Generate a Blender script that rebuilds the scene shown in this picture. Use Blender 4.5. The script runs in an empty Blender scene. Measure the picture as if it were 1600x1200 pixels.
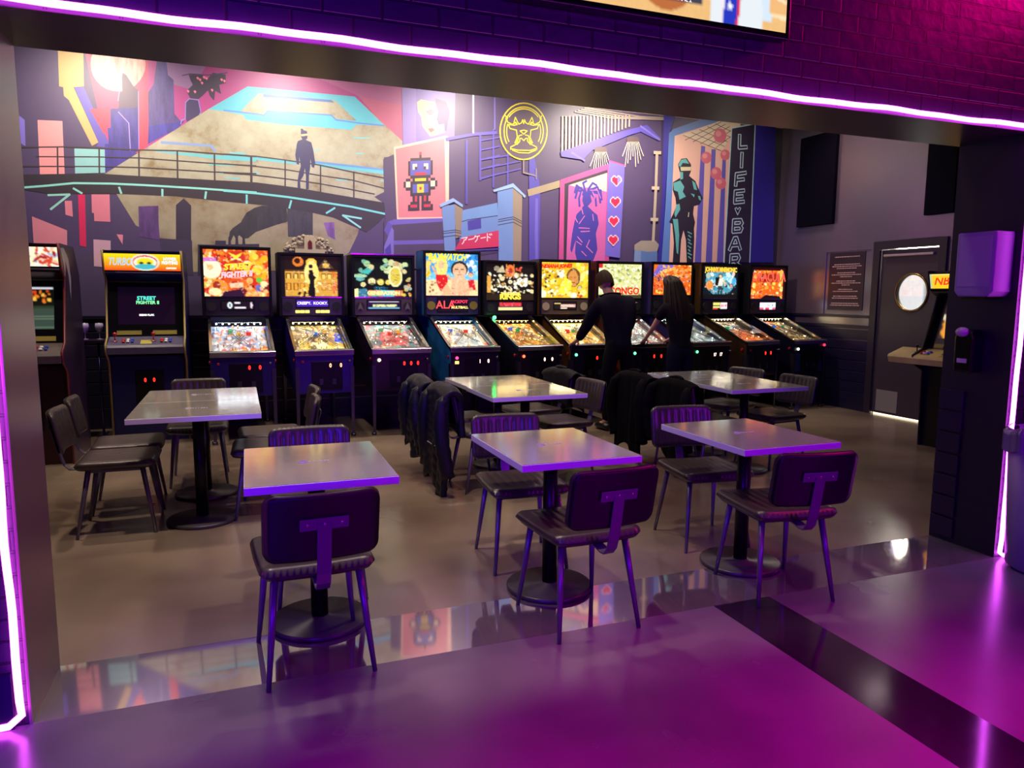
import bpy, bmesh, math, random
import numpy as np
from mathutils import Vector, Matrix, Euler
random.seed(7)
SC = bpy.context.scene
COL = SC.collection
PI = math.pi
def srgb(h, a=1.0):
    h = h.lstrip('#'); c = [int(h[i:i+2], 16)/255 for i in (0, 2, 4)]
    return tuple(x/12.92 if x <= .04045 else ((x+.055)/1.055)**2.4 for x in c) + (a,)

# ------------------------------------------------------------------ camera
FPX, YAW, PITCH, ROLL, EYE = 1132.19, .360501, .123773, .0060558, 1.5
def cam_axes():
    cy, sy = math.cos(YAW), math.sin(YAW)
    f = np.array([sy, cy, 0]); r = np.array([cy, -sy, 0]); u = np.array([0, 0, 1.])
    cp, sp = math.cos(PITCH), math.sin(PITCH)
    f2 = f*cp-u*sp; u2 = u*cp+f*sp
    cr, sr = math.cos(ROLL), math.sin(ROLL)
    return r*cr+u2*sr, u2*cr-r*sr, f2
RX, UX, FX = cam_axes()
cd = bpy.data.cameras.new('camera'); cam = bpy.data.objects.new('camera', cd); COL.objects.link(cam)
cd.sensor_width = 36; cd.lens = FPX/1600*36; cd.clip_end = 100; cd.clip_start = .05
cam.matrix_world = Matrix(((RX[0], UX[0], -FX[0], 0), (RX[1], UX[1], -FX[1], 0), (RX[2], UX[2], -FX[2], EYE), (0, 0, 0, 1)))
SC.camera = cam
SC.view_settings.view_transform = 'Standard'; SC.view_settings.look = 'None'
SC.view_settings.exposure = 0; SC.view_settings.gamma = 1

# ------------------------------------------------------------------ world and lights
w = bpy.data.worlds.new('world'); SC.world = w; w.use_nodes = True
w.node_tree.nodes['Background'].inputs[0].default_value = (.10, .03, .22, 1)
w.node_tree.nodes['Background'].inputs[1].default_value = .05
SC.cycles.max_bounces = 6; SC.cycles.diffuse_bounces = 3; SC.cycles.glossy_bounces = 4
SC.cycles.transparent_max_bounces = 8; SC.cycles.sample_clamp_indirect = 3; SC.cycles.caustics_reflective = False
SC.cycles.use_denoising = True; SC.cycles.use_light_tree = True
def light(name, kind, loc, energy, col, target=None, size=.3, size_y=None, spot=120, blend=1, spread=None):
    d = bpy.data.lights.new(name, kind); d.energy = energy; d.color = col
    o = bpy.data.objects.new(name, d); COL.objects.link(o); o.location = loc
    if kind == 'AREA':
        d.size = size
        if size_y: d.shape = 'RECTANGLE'; d.size_y = size_y
        if spread: d.spread = math.radians(spread)
    elif kind == 'SPOT': d.spot_size = math.radians(spot); d.spot_blend = blend; d.shadow_soft_size = size
    else: d.shadow_soft_size = size
    if target is not None:
        o.rotation_euler = (Vector(target)-Vector(loc)).to_track_quat('-Z', 'Y').to_euler()
    return o
WARM = (1, .86, .70)
# arcade room: ceiling downlights washing the painted wall
for x, e in ((-1.3, 250), (.6, 210), (2.7, 280), (4.7, 360), (6.5, 40)):
    light('ceiling_spot_light', 'SPOT', (x, 7.8, 4.16), e, WARM, (x, 8.75, 2.2), .09, spot=140)
light('mural_fill_light', 'AREA', (1.8, 6.2, 4.45), 55, (1, .9, .82), (1.8, 8.9, 2.4), 2.5)  # added soft fill that lifts the mural, no such lamp known
light('ceiling_spot_light', 'SPOT', (6.7, 7.4, 4.3), 95, (1, .78, .80), (7.5, 7.3, 2.2), .1, spot=110)  # extra spot added to brighten the mauve right wall
# arcade room: downlights over the tables
for x, y, e in ((-1.3, 5.9, 260), (1.3, 5.7, 180), (4.2, 5.6, 110), (6.3, 6.2, 45), (-.35, 3.9, 250), (1.3, 3.9, 190), (2.9, 3.9, 60)):
    light('ceiling_spot_light', 'SPOT', (x, y, 4.25), e, (1, .82, .62), (x, y, 0), .08, spot=88, blend=.9)
# front room: unseen coloured lamps, inferred from tints on walls, floor and table edges
light('blue_bar_light', 'AREA', (-1.7, -1.2, 1.8), 165, (.09, 0, 1), (.3, 3.2, .6), .8)
light('violet_bar_light', 'AREA', (3.4, -1.3, 2.0), 75, (.42, 0, 1), (2.6, 3.1, .6), .8)
light('blue_wall_wash', 'AREA', (-.2, 1.6, 3.9), 12, (.06, 0, 1), (-.1, 2.8, 2.9), .6)
light('red_wall_wash', 'AREA', (5.2, 2.2, 3.8), 40, (1, .0, .28), (3.8, 2.8, 2.8), .4)
light('magenta_floor_wash', 'AREA', (1.5, .4, 3.4), 95, (1, 0, .42), (1.5, .5, 0), 1.5, spread=72)

# ------------------------------------------------------------------ materials
MATS = {}
def mat(name, col, rough=.5, metal=0, emit=None, estr=0, spec=None, bump=None, noise=None, coat=0):
    if name in MATS: return MATS[name]
    m = bpy.data.materials.new(name); m.use_nodes = True; MATS[name] = m
    nt = m.node_tree; b = nt.nodes['Principled BSDF']
    c = srgb(col) if isinstance(col, str) else col
    b.inputs['Base Color'].default_value = c; b.inputs['Roughness'].default_value = rough; b.inputs['Metallic'].default_value = metal
    if spec is not None: b.inputs['Specular IOR Level'].default_value = spec
    if coat: b.inputs['Coat Weight'].default_value = coat; b.inputs['Coat Roughness'].default_value = .08
    if emit: b.inputs['Emission Color'].default_value = srgb(emit) if isinstance(emit, str) else emit; b.inputs['Emission Strength'].default_value = estr
    if noise or bump:
        tc = nt.nodes.new('ShaderNodeTexCoord')
        nz = nt.nodes.new('ShaderNodeTexNoise'); nz.inputs['Scale'].default_value = (noise or bump)[0]; nz.inputs['Detail'].default_value = 5
        nt.links.new(tc.outputs['Object'], nz.inputs['Vector'])
    if noise:
        mx = nt.nodes.new('ShaderNodeMix'); mx.data_type = 'RGBA'
        k = noise[1]; c1 = tuple(v*(1-k) for v in c[:3])+(1,); c2 = tuple(min(1, v*(1+k)) for v in c[:3])+(1,)
        mx.inputs['A'].default_value = c1; mx.inputs['B'].default_value = c2
        nt.links.new(nz.outputs['Fac'], mx.inputs['Factor']); nt.links.new(mx.outputs['Result'], b.inputs['Base Color'])
    if bump:
        bp = nt.nodes.new('ShaderNodeBump'); bp.inputs['Strength'].default_value = bump[1]; bp.inputs['Distance'].default_value = .01
        nt.links.new(nz.outputs['Fac'], bp.inputs['Height']); nt.links.new(bp.outputs['Normal'], b.inputs['Normal'])
    return m
def emis(name, col, s):
    if name in MATS: return MATS[name]
    m = bpy.data.materials.new(name); m.use_nodes = True; MATS[name] = m
    b = m.node_tree.nodes['Principled BSDF']; c = srgb(col) if isinstance(col, str) else col
    b.inputs['Base Color'].default_value = (c[0]*.3, c[1]*.3, c[2]*.3, 1); b.inputs['Roughness'].default_value = .4
    b.inputs['Emission Color'].default_value = c; b.inputs['Emission Strength'].default_value = s
    return m
def attr_mat(name, s=0, rough=.4, spec=.3, base=True):
    """colour from the mesh's own painted colour attribute; s > 0 for backlit films, screens and art with its light put in as glow"""
    if name in MATS: return MATS[name]
    m = bpy.data.materials.new(name); m.use_nodes = True; MATS[name] = m
    nt = m.node_tree; b = nt.nodes['Principled BSDF']; b.inputs['Roughness'].default_value = rough; b.inputs['Specular IOR Level'].default_value = spec
    a = nt.nodes.new('ShaderNodeAttribute'); a.attribute_name = 'Col'
    if base: nt.links.new(a.outputs['Color'], b.inputs['Base Color'])
    else: b.inputs['Base Color'].default_value = (.01, .01, .01, 1)
    if s: nt.links.new(a.outputs['Color'], b.inputs['Emission Color']); b.inputs['Emission Strength'].default_value = s
    return m
def glass_mat(name, tint=(1, 1, 1, 1), rough=.02, refl=.10):
    if name in MATS: return MATS[name]
    m = bpy.data.materials.new(name); m.use_nodes = True; MATS[name] = m; nt = m.node_tree
    nt.nodes.remove(nt.nodes['Principled BSDF'])
    t = nt.nodes.new('ShaderNodeBsdfTransparent'); t.inputs[0].default_value = tint
    g = nt.nodes.new('ShaderNodeBsdfGlossy'); g.inputs['Roughness'].default_value = rough
    f = nt.nodes.new('ShaderNodeFresnel'); f.inputs[0].default_value = 1.45
    mx = nt.nodes.new('ShaderNodeMixShader'); nt.links.new(f.outputs[0], mx.inputs[0]); nt.links.new(t.outputs[0], mx.inputs[1]); nt.links.new(g.outputs[0], mx.inputs[2])
    nt.links.new(mx.outputs[0], nt.nodes['Material Output'].inputs[0]); return m

# ------------------------------------------------------------------ mesh helpers
class MB:
    def __init__(s): s.v = []; s.f = []; s.smooth = []
    def add(s, vs, fs, smooth=False):
        n = len(s.v); s.v += [tuple(map(float, v)) for v in vs]; s.f += [tuple(i+n for i in f) for f in fs]; s.smooth += [smooth]*len(fs); return s
    def box(s, c, d, rz=0, rx=0, ry=0):
        M = Euler((rx, ry, rz)).to_matrix(); c = Vector(c)
        vs = [c+M @ Vector((x*d[0]/2, y*d[1]/2, z*d[2]/2)) for x in (-1, 1) for y in (-1, 1) for z in (-1, 1)]
        return s.add(vs, [(0, 1, 3, 2), (4, 6, 7, 5), (0, 4, 5, 1), (2, 3, 7, 6), (0, 2, 6, 4), (1, 5, 7, 3)])
    def bx(s, x0, x1, y0, y1, z0, z1): return s.box(((x0+x1)/2, (y0+y1)/2, (z0+z1)/2), (x1-x0, y1-y0, z1-z0))
    def tube(s, pts, r, n=10, closed=False, caps=True, flat=1):
        pts = [Vector(p) for p in pts]; m = len(pts); rs = r if isinstance(r, (list, tuple)) else [r]*m
        vs = []; prev = None
        for i, p in enumerate(pts):
            a = pts[(i-1) % m] if (closed or i > 0) else p; b = pts[(i+1) % m] if (closed or i < m-1) else p
            t = (b-a).normalized() if (b-a).length > 1e-9 else Vector((0, 0, 1))
            if prev is None:
                up = Vector((0, 0, 1)) if abs(t.z) < .9 else Vector((0, 1, 0)); x = t.cross(up).normalized()
            else:
                x = (prev-t*prev.dot(t)); x = x.normalized() if x.length > 1e-6 else t.orthogonal().normalized()
            prev = x; y = t.cross(x)
            for k in range(n):
                q = 2*PI*k/n; vs.append(p+x*math.cos(q)*rs[i]+y*math.sin(q)*rs[i]*flat)
        fs = []
        for i in range(m if closed else m-1):
            j = (i+1) % m
            for k in range(n): fs.append((i*n+k, i*n+(k+1) % n, j*n+(k+1) % n, j*n+k))
        s.add(vs, fs, True)
        if caps and not closed:
            n0 = len(s.v)-len(vs); s.f.append(tuple(n0+k for k in reversed(range(n)))); s.f.append(tuple(n0+(m-1)*n+k for k in range(n))); s.smooth += [False, False]
        return s
    def cyl(s, a, b, r, r2=None, n=20): return s.tube([a, b], [r, r if r2 is None else r2], n)
    def lathe(s, prof, c=(0, 0, 0), n=32):
        vs = []; 
        for r, z in prof:
            for k in range(n): q = 2*PI*k/n; vs.append((c[0]+r*math.cos(q), c[1]+r*math.sin(q), c[2]+z))
        fs = [(i*n+k, i*n+(k+1) % n, (i+1)*n+(k+1) % n, (i+1)*n+k) for i in range(len(prof)-1) for k in range(n)]
        return s.add(vs, fs, True)
    def prism(s, prof, x0, x1, ax='x'):
        """extrude a closed 2D profile: (y,z) along x, (x,y) along z or (x,z) along y"""
        n = len(prof)
        def P(a, b, t): return (t, a, b) if ax == 'x' else ((a, b, t) if ax == 'z' else (a, t, b))
        vs = [P(a, b, x0) for a, b in prof]+[P(a, b, x1) for a, b in prof]
        fs = [tuple(range(n)), tuple(reversed(range(n, 2*n)))]+[(i, (i+1) % n+0, (i+1) % n+n, i+n) for i in range(n)]
        return s.add(vs, fs)
    def sphere(s, c, r, n=16, m=10, sc=(1, 1, 1)):
        vs = []; fs = []
        for i in range(m+1):
            th = PI*i/m
            for k in range(n): q = 2*PI*k/n; vs.append((c[0]+r*sc[0]*math.sin(th)*math.cos(q), c[1]+r*sc[1]*math.sin(th)*math.sin(q), c[2]+r*sc[2]*math.cos(th)))
        for i in range(m):
            for k in range(n): fs.append((i*n+k, (i+1)*n+k, (i+1)*n+(k+1) % n, i*n+(k+1) % n))
        return s.add(vs, fs, True)
    def grid(s, P, nu, nv, smooth=True, flip=False):
        vs = [P(i/nu, j/nv) for j in range(nv+1) for i in range(nu+1)]; w_ = nu+1
        fs = [(j*w_+i, j*w_+i+1, (j+1)*w_+i+1, (j+1)*w_+i) for j in range(nv) for i in range(nu)]
        if flip: fs = [f[::-1] for f in fs]
        return s.add(vs, fs, smooth)
    def build(s, name, m, parent=None, bevel=0, seg=2, fix=True, loc=None):
        me = bpy.data.meshes.new(name); me.from_pydata(s.v, [], s.f)
        me.polygons.foreach_set('use_smooth', s.smooth)
        for mm in (m if isinstance(m, (list, tuple)) else [m]): me.materials.append(mm)
        if fix:
            b = bmesh.new(); b.from_mesh(me); bmesh.ops.remove_doubles(b, verts=b.verts, dist=1e-6); bmesh.ops.recalc_face_normals(b, faces=b.faces); b.to_mesh(me); b.free()
        me.update(); o = bpy.data.objects.new(name, me); COL.objects.link(o)
        if parent is not None: o.parent = parent
        if loc: o.location = loc
        if bevel:
            md = o.modifiers.new('bevel', 'BEVEL'); md.width = bevel; md.segments = seg; md.limit_method = 'ANGLE'; md.angle_limit = math.radians(40)
        return o
def tag(o, label=None, cat=None, group=None, kind=None):
    if label: o['label'] = label
    if cat: o['category'] = cat
    if group: o['group'] = group
    if kind: o['kind'] = kind
    return o
def empty(name, loc, rz=0, label=None, cat=None, group=None):
    o = bpy.data.objects.new(name, None); COL.objects.link(o); o.location = loc; o.rotation_euler = (0, 0, rz); o.empty_display_size = .1
    return tag(o, label, cat, group)
def struct(name, mb, m, bevel=0): return tag(mb.build(name, m, bevel=bevel), kind='structure')
def kids(o): return [c for c in bpy.data.objects if c.parent == o]
def copy_tree(o, parent=None, tree=None):
    c = o.copy(); COL.objects.link(c)
    if parent is not None: c.parent = parent
    for ch in kids(o): copy_tree(ch, c)
    return c
FONT = {}
def text_mesh(name, s, size, m, parent=None, loc=(0, 0, 0), rot=(PI/2, 0, 0), ext=.0008, bold=0, sx=1, shear=0, spacing=1, font=None):
    cu = bpy.data.curves.new(name, 'FONT'); cu.body = s; cu.size = size; cu.align_x = 'CENTER'; cu.align_y = 'CENTER'; cu.extrude = ext
    cu.offset = bold; cu.shear = shear; cu.space_character = spacing; cu.resolution_u = 3
    t = bpy.data.objects.new(name, cu); COL.objects.link(t)
    bpy.context.view_layer.update()
    me = bpy.data.meshes.new_from_object(t.evaluated_get(bpy.context.evaluated_depsgraph_get()))
    bpy.data.objects.remove(t); me.name = name
    me.materials.clear(); me.materials.append(m)
    o = bpy.data.objects.new(name, me); COL.objects.link(o)
    if parent is not None: o.parent = parent
    o.location = loc; o.rotation_euler = rot; o.scale = (sx, 1, 1)
    return o
# a small painter: colours are painted into an array and become the colours of a fine mesh grid
class Art:
    def __init__(s, w_, h_, bg='#000000'):
        s.w, s.h = w_, h_; s.a = np.zeros((h_, w_, 3)); s.a[:] = srgb(bg)[:3]
        s.Y, s.X = np.mgrid[0:h_, 0:w_]; s.X = (s.X+.5)/w_; s.Y = (s.Y+.5)/h_
    def put(s, m_, c, k=1.0): s.a[m_] = s.a[m_]*(1-k)+np.array(srgb(c)[:3])*k; return s
    def rect(s, x0, y0, x1, y1, c, k=1): return s.put((s.X >= x0) & (s.X < x1) & (s.Y >= y0) & (s.Y < y1), c, k)
    def ell(s, x, y, rx, ry, c, k=1, rot=0):
        dx, dy = (s.X-x), (s.Y-y)*s.h/s.w; ry = ry*s.h/s.w; ca, sa = math.cos(rot), math.sin(rot)
        u = (dx*ca+dy*sa)/rx; v = (-dx*sa+dy*ca)/ry; return s.put(u*u+v*v < 1, c, k)
    def poly(s, pts, c, k=1):
        ins = np.zeros(s.X.shape, bool); n = len(pts)
        for i in range(n):
            (x1, y1), (x2, y2) = pts[i], pts[(i+1) % n]
            if y1 == y2: continue
            cr = ((y1 > s.Y) != (y2 > s.Y)) & (s.X < (x2-x1)*(s.Y-y1)/(y2-y1)+x1); ins ^= cr
        return s.put(ins, c, k)
    def line(s, x1, y1, x2, y2, wd, c, k=1):
        dx, dy = x2-x1, y2-y1; L = math.hypot(dx, dy) or 1e-6; nx, ny = -dy/L*wd/2, dx/L*wd/2
        return s.poly([(x1+nx, y1+ny), (x2+nx, y2+ny), (x2-nx, y2-ny), (x1-nx, y1-ny)], c, k)
    def strokes(s, n, cols, seed=0, ln=(.02, .08), wd=.009, k=.7):
        r = random.Random(seed); keep = s.a.copy(); dark = s.a.max(axis=2) < .06
        for _ in range(n):
            x, y, a, L = r.random(), r.random(), r.uniform(0, 6.3), r.uniform(*ln); s.line(x, y, x+L*math.cos(a), y+L*math.sin(a), wd, r.choice(cols), k)
        s.a[dark] = keep[dark]; return s
    def noise(s, k, seed=0, n=1):
        r = np.random.RandomState(seed); z = r.uniform(1-k, 1+k, (s.h, s.w, 1)); s.a = np.clip(s.a*z, 0, 1); return s
    def spots(s, n, cols, r0, r1, seed=0, box=(0, 0, 1, 1), asp=1, k=1):
        r = random.Random(seed)
        for _ in range(n):
            s.ell(r.uniform(box[0], box[2]), r.uniform(box[1], box[3]), r.uniform(r0, r1), r.uniform(r0, r1)*asp, r.choice(cols), k, r.uniform(0, 3))
        return s
    def person(s, x, y, h, skin, hair, top, leg=None, long_hair=False):
        """a plain small figure: legs, body, arms, head"""
        leg = leg or top
        s.poly([(x-.16*h*.5, y), (x-.03*h, y), (x, y-.45*h), (x+.03*h, y), (x+.09*h, y), (x+.1*h, y-.55*h), (x-.1*h, y-.55*h)], leg)
        s.poly([(x-.09*h, y-.5*h), (x+.09*h, y-.5*h), (x+.13*h, y-.82*h), (x-.13*h, y-.82*h)], top)
        s.line(x-.13*h, y-.8*h, x-.2*h, y-.5*h, .05*h, skin); s.line(x+.13*h, y-.8*h, x+.2*h, y-.5*h, .05*h, skin)
        if long_hair: s.ell(x, y-.85*h, .12*h, .17*h, hair)
        s.ell(x, y-.93*h, .085*h, .1*h, hair); s.ell(x, y-.91*h, .06*h, .08*h, skin); return s
    def face(s, x, y, r, skin, hair, dark='#5a3020', beard=False):
        s.ell(x, y-r*.25, r*1.08, r*1.25, hair); s.ell(x, y, r*.85, r*1.15, skin)
        s.rect(x-r*.55, y-r*.28, x-r*.15, y-r*.16, dark); s.rect(x+r*.15, y-r*.28, x+r*.55, y-r*.16, dark)
        s.rect(x-r*.08, y-r*.1, x+r*.1, y+r*.3, dark, .35); s.rect(x-r*.3, y+r*.52, x+r*.3, y+r*.64, '#b04030')
        if beard: s.ell(x, y+r*.8, r*.6, r*.4, hair, .8)
        return s
    def mesh(s, name, m, P, parent=None, loc=None):
        """P(u,v) with v=0 at the top gives the point; flat per-pixel colours softened at the pixel corners"""
        w_, h_ = s.w, s.h
        vs = [P(i/w_, j/h_) for j in range(h_+1) for i in range(w_+1)]
        fs = [(j*(w_+1)+i, (j+1)*(w_+1)+i, (j+1)*(w_+1)+i+1, j*(w_+1)+i+1) for j in range(h_) for i in range(w_)]
        me = bpy.data.meshes.new(name); me.from_pydata([tuple(map(float, v)) for v in vs], [], fs)
        p = np.pad(s.a, ((1, 1), (1, 1), (0, 0)), 'edge'); vc = (p[:-1, :-1]+p[1:, :-1]+p[:-1, 1:]+p[1:, 1:])/4
        cA = me.color_attributes.new('Col', 'FLOAT_COLOR', 'POINT')
        buf = np.ones(((w_+1)*(h_+1), 4)); buf[:, :3] = vc.reshape(-1, 3); cA.data.foreach_set('color', buf.ravel())
        me.materials.append(m); o = bpy.data.objects.new(name, me); COL.objects.link(o)
        if parent is not None: o.parent = parent
        if loc: o.location = loc
        return o

# ------------------------------------------------------------------ the painted back wall
# picture notes for the mural are kept in crop coordinates and carried onto the wall plane (Y = WALL_Y)
WALL_Y = 8.93
ITEMS=[]
ZM={'A':(0,50,.25),'B':(350,100,.25),'C':(600,120,.25),'D':(850,150,.25),'P':(0,0,1),'E':(300,370,.2),'F':(600,370,.2),'G':(0,370,.2)}
def px(k,pts):
    a,b,s=ZM[k];return [(a+x*s,b+y*s) for x,y in pts]
def aty(x,y,Y):
    d=RX*((x-800)/FPX)-UX*((y-600)/FPX)+FX
    return d*(Y/d[1])+np.array([0,0,EYE])
def wall(p):
    w=aty(p[0],p[1],WALL_Y);return (w[0],w[2])
def add(col,pts,m=0): ITEMS.append((col,m,pts))
def poly(k,col,*pts,m=0): add(col,[wall(p) for p in px(k,pts)],m)
def line(k,col,w,*pts,m=0,closed=False):
    P_=[wall(p) for p in px(k,pts)]
    s=ZM[k][2]; sc=8.6/1132*s*w/2*1.02
    if closed:P_.append(P_[0])
    for a,b in zip(P_,P_[1:]):
        dx,dz=b[0]-a[0],b[1]-a[1];L=math.hypot(dx,dz) or 1
        nx,nz=-dz/L*sc,dx/L*sc;ex,ez=dx/L*sc*.6,dz/L*sc*.6
        add(col,[(a[0]+nx-ex,a[1]+nz-ez),(b[0]+nx+ex,b[1]+nz+ez),(b[0]-nx+ex,b[1]-nz+ez),(a[0]-nx-ex,a[1]-nz-ez)],m)
def circ(k,col,cx,cy,rx,ry=None,n=28,m=0):
    ry=ry or rx
    poly(k,col,*[(cx+rx*math.cos(2*PI*i/n),cy+ry*math.sin(2*PI*i/n)) for i in range(n)],m=m)
def ring(k,col,cx,cy,rx,ry,w,n=36,a0=0,a1=360):
    line(k,col,w,*[(cx+rx*math.cos(math.radians(a0+(a1-a0)*i/n)),cy+ry*math.sin(math.radians(a0+(a1-a0)*i/n))) for i in range(n+1)])
DK='#4c3c68'
# base field, wall cm
add(DK,[(-3,1.24),(7.38,1.24),(7.38,4.3),(-3,4.3)])
add('#2b2230',[(7.38,1.24),(7.6,1.24),(7.6,4.3),(7.38,4.3)])
add('#b9a596',[(-3,3.96),(7.6,3.93),(7.6,4.3),(-3,4.3)])
# sky
poly('P','#a8398a',(130,70),(640,125),(629,222),(480,230),(217,240),(165,225))
poly('P','#c23a6a',(130,70),(232,92),(228,235),(217,240),(165,225))
poly('P','#b05a96',(470,110),(640,125),(640,170),(560,150))
poly('P','#bd5a86',(560,150),(628,165),(629,222),(600,196))
poly('P','#8f6aa0',(250,75),(330,90),(300,140),(262,130))
# gold column & strip
poly('A','#c2a56c',(360,60),(520,70),(525,340),(460,345),(615,690),(575,712),(430,425),(400,400),(395,345),(370,340))
poly('A','#5a4eb2',(465,345),(525,345),(680,690),(680,725),(605,715),(615,690))
circ('A','#f0b8a8',738,200,172,172,m=2)
poly('A','#4a3558',(760,250),(790,270),(835,340),(865,365),(870,500),(740,500),(745,380),(765,370))
poly('A','#3d2f92',(680,700),(672,600),(690,600),(690,480),(870,470),(865,740),(800,795),(655,880),(655,700),m=2)
line('A','#9a84d8',5,(740,500),(805,570),(815,740));line('A','#9a84d8',4,(865,370),(868,735));line('A','#9a84d8',4,(765,250),(745,380),(738,430))
poly('A','#d23a5c',(868,370),(925,370),(925,700),(870,745))
poly('A','#d23a5c',(560,480),(690,480),(672,600),(650,640))
poly('A','#4f3f86',(925,700),(930,560),(925,380),(960,330),(980,180),(1040,180),(1050,270),(1085,300),(1090,510),(1140,570),(1115,600),m=2)
poly('A','#4036a0',(925,700),(930,590),(1140,560),(1160,550),(1110,605),m=2)
poly('A','#35265e',(1160,545),(1160,440),(1180,418),(1240,425),(1255,500),(1245,520),(1170,560))
line('A','#8a78d0',5,(1130,575),(1135,550),(1158,545),(1160,440),(1182,418),(1240,425),(1255,500),(1245,522))
# helicopter
poly('A','#33264a',(1180,268),(1250,262),(1300,290),(1330,255),(1375,262),(1410,265),(1412,320),(1370,330),(1382,388),(1345,368),(1338,430),(1312,400),(1300,365),(1265,400),(1240,420),(1190,415),(1165,370),(1205,330),(1190,300))
line('A','#453466',6,(1140,272),(1190,262),(1300,270),(1420,255))
for a,b in ((1235,290),(1262,320),(1290,292),(1250,300),(1275,285),(1175,372),(1218,375),(1325,365),(1385,300),(1402,308)):
    poly('A','#f07aa0',(a-9,b-4),(a,b-11),(a+10,b-2),(a+2,b+10))
# big trapezoid
poly('P','#aaa596',(160,274),(325,171),(387,135),(554,151),(629,221),(629,242),(600,246),(602,322),(350,298),(160,284),m=1)
poly('P','#58bcd8',(326,171),(387,135),(554,151),(601,197),(557,195),(549,203),(445,195),(384,187),(380,180),(350,174))
poly('B','#aaa69a',(100,300),(215,185),(690,225),(830,355),(710,345),(650,315),(280,292),(250,318),m=1)
poly('B','#5078c0',(245,188),(670,225),(690,242),(440,222),(245,208))
line('B','#5a8ad8',9,(0,290),(110,302),(250,320),(275,295),(670,320),(700,350),(850,370),(1000,385))
line('A','#7c98d2',14,(1010,690),(1320,712),(1345,745))
poly('A','#66bccc',(890,735),(1110,752),(1350,770),(1600,790),(1600,812),(1350,795),(1100,765))
poly('B','#62bdd2',(0,562),(200,580),(450,605),(450,628),(200,600),(0,590))
poly('B','#5f93d6',(565,606),(800,632),(1000,655),(1000,668),(800,645),(565,622))
poly('B','#62bdd2',(565,620),(800,645),(1000,668),(1000,690),(800,665),(600,645))
for a,b,w in ((800,462,120),(820,560,50),(700,725,80),(0,712,90),(30,555,90),(160,680,70),(975,730,30),(560,540,40)):
    poly('B','#80c4cc',(a,b-5),(a+w,b-3),(a+w*.9,b+6),(a+6,b+4))
for a,b,w in ((1300,830,180),(1360,880,150),(1450,760,90),(1440,915,60)):
    poly('A','#78bec6',(a,b-6),(a+w,b-3),(a+w*.9,b+8),(a+6,b+5))
# lower disc
poly('P','#9c907c',(180,300),(400,312),(470,318),(545,330),(562,352),(559,366),(545,395),(505,422),(300,425),(277,395),(249,372),(212,352),m=1)
poly('A','#302440',(1100,1500),(1100,1082),(1148,1040),(1195,1085),(1195,1500))
poly('A','#5c3a78',(865,1090),(990,1086),(992,1200),(1000,1300),(870,1280),m=2)
poly('P','#3a2f52',(249,372),(300,376),(302,430),(258,430))
poly('B','#3b3a44',(395,900),(555,920),(555,1085),(400,1080),m=2)
poly('B','#845aa8',(622,992),(688,988),(695,1100),(650,1075),m=2)
poly('B','#35343c',(30,1100),(35,1050),(55,1025),(105,990),(140,930),(190,900),(240,885),(390,890),(400,985),(330,1005),(200,1050),(150,1090),(120,1092),(95,1070),(75,1095),(60,1070),(45,1105),m=2)
poly('E','#2c2344',(45,60),(180,62),(182,30),(265,30),(265,60),(525,55),(525,300),(45,300))
for a,w in ((285,22),(340,26),(395,24)): poly('E','#2c2344',(a,0),(a+w*.7,-4),(a+w,90),(a-3,90))
# left windows
poly('A','#7a6cd4',(15,440),(155,550),(160,715),(25,630))
poly('A','#f29aa2',(235,550),(390,557),(405,890),(250,890))
poly('A','#8ec9cf',(465,728),(655,735),(658,880),(470,885))
poly('A','#7a6cd4',(95,803),(140,832),(146,902),(95,898))
poly('A','#a9dada',(42,955),(145,985),(155,1195),(58,1165))
poly('P','#dd889c',(50,338),(105,360),(105,397),(53,384))
poly('A','#e2849c',(405,1055),(450,1055),(456,1155),(410,1142))
poly('P','#dc1f60',(122,304),(133,304),(135,386),(125,384))
poly('A','#e0819a',(572,1015),(685,1015),(690,1187),(590,1182),(588,1132),(575,1130))
poly('P','#d6a9c2',(146,374),(173,376),(173,391),(161,391),(160,417),(147,416))
poly('G','#e58aa6',(910,-20),(962,-15),(958,62))
poly('P','#7a6cd4',(20,290),(26,292),(27,300),(22,300))
# bridge deck
poly('P','#2d2433',(24,273),(150,271),(217,275),(400,285),(462,293),(525,304),(602,317),(603,336),(590,349),(572,363),(559,357),(520,340),(490,333),(425,322),(350,315),(275,307),(180,303),(75,303),(40,297),(24,291))
line('A','#8fe0dc',11,(110,975),(280,962),(460,945),(700,948),(900,957),(1250,978),(1600,1003));line('B','#76d8e0',12,(0,792),(200,808),(400,832),(600,862),(800,893),(1010,938))
for a in ((745,972,758,1008),(1015,985,1015,1025),(1288,1000,1282,1040),(1542,1020,1542,1068),(460,978,512,1008)): line('A','#8fdcd8',11,a[:2],a[2:])
for a in ((142,822,142,870),(420,855,408,900),(692,900,640,932)): line('B','#76d8e0',11,a[:2],a[2:])
line('A','#9adcd4',11,(302,1020),(435,1016),(318,1108));line('B','#8adce0',11,(858,966),(742,946),(852,1022))
rl='#3a2c36'
line('A',rl,7,(95,722),(400,718),(620,725),(860,737),(1110,742),(1340,760),(1600,779));line('B',rl,7,(0,563),(200,577),(380,600),(600,632),(800,675),(1000,712))
line('A',rl,6,(230,779),(620,781),(870,787),(1340,822),(1600,836));line('B',rl,6,(0,624),(200,640),(400,662),(600,697),(800,725),(1000,777))
line('A',rl,6,(95,840),(620,841),(870,847),(1340,875),(1600,885));line('B',rl,6,(0,681),(200,695),(400,719),(600,748),(800,785),(940,813))
for a,t,b in ((95,720,895),(360,720,888),(620,725,895),(868,737,905),(1108,742,915),(1340,760,925),(1572,777,945)): line('A',rl,8,(a,t),(a+2,b))
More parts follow.
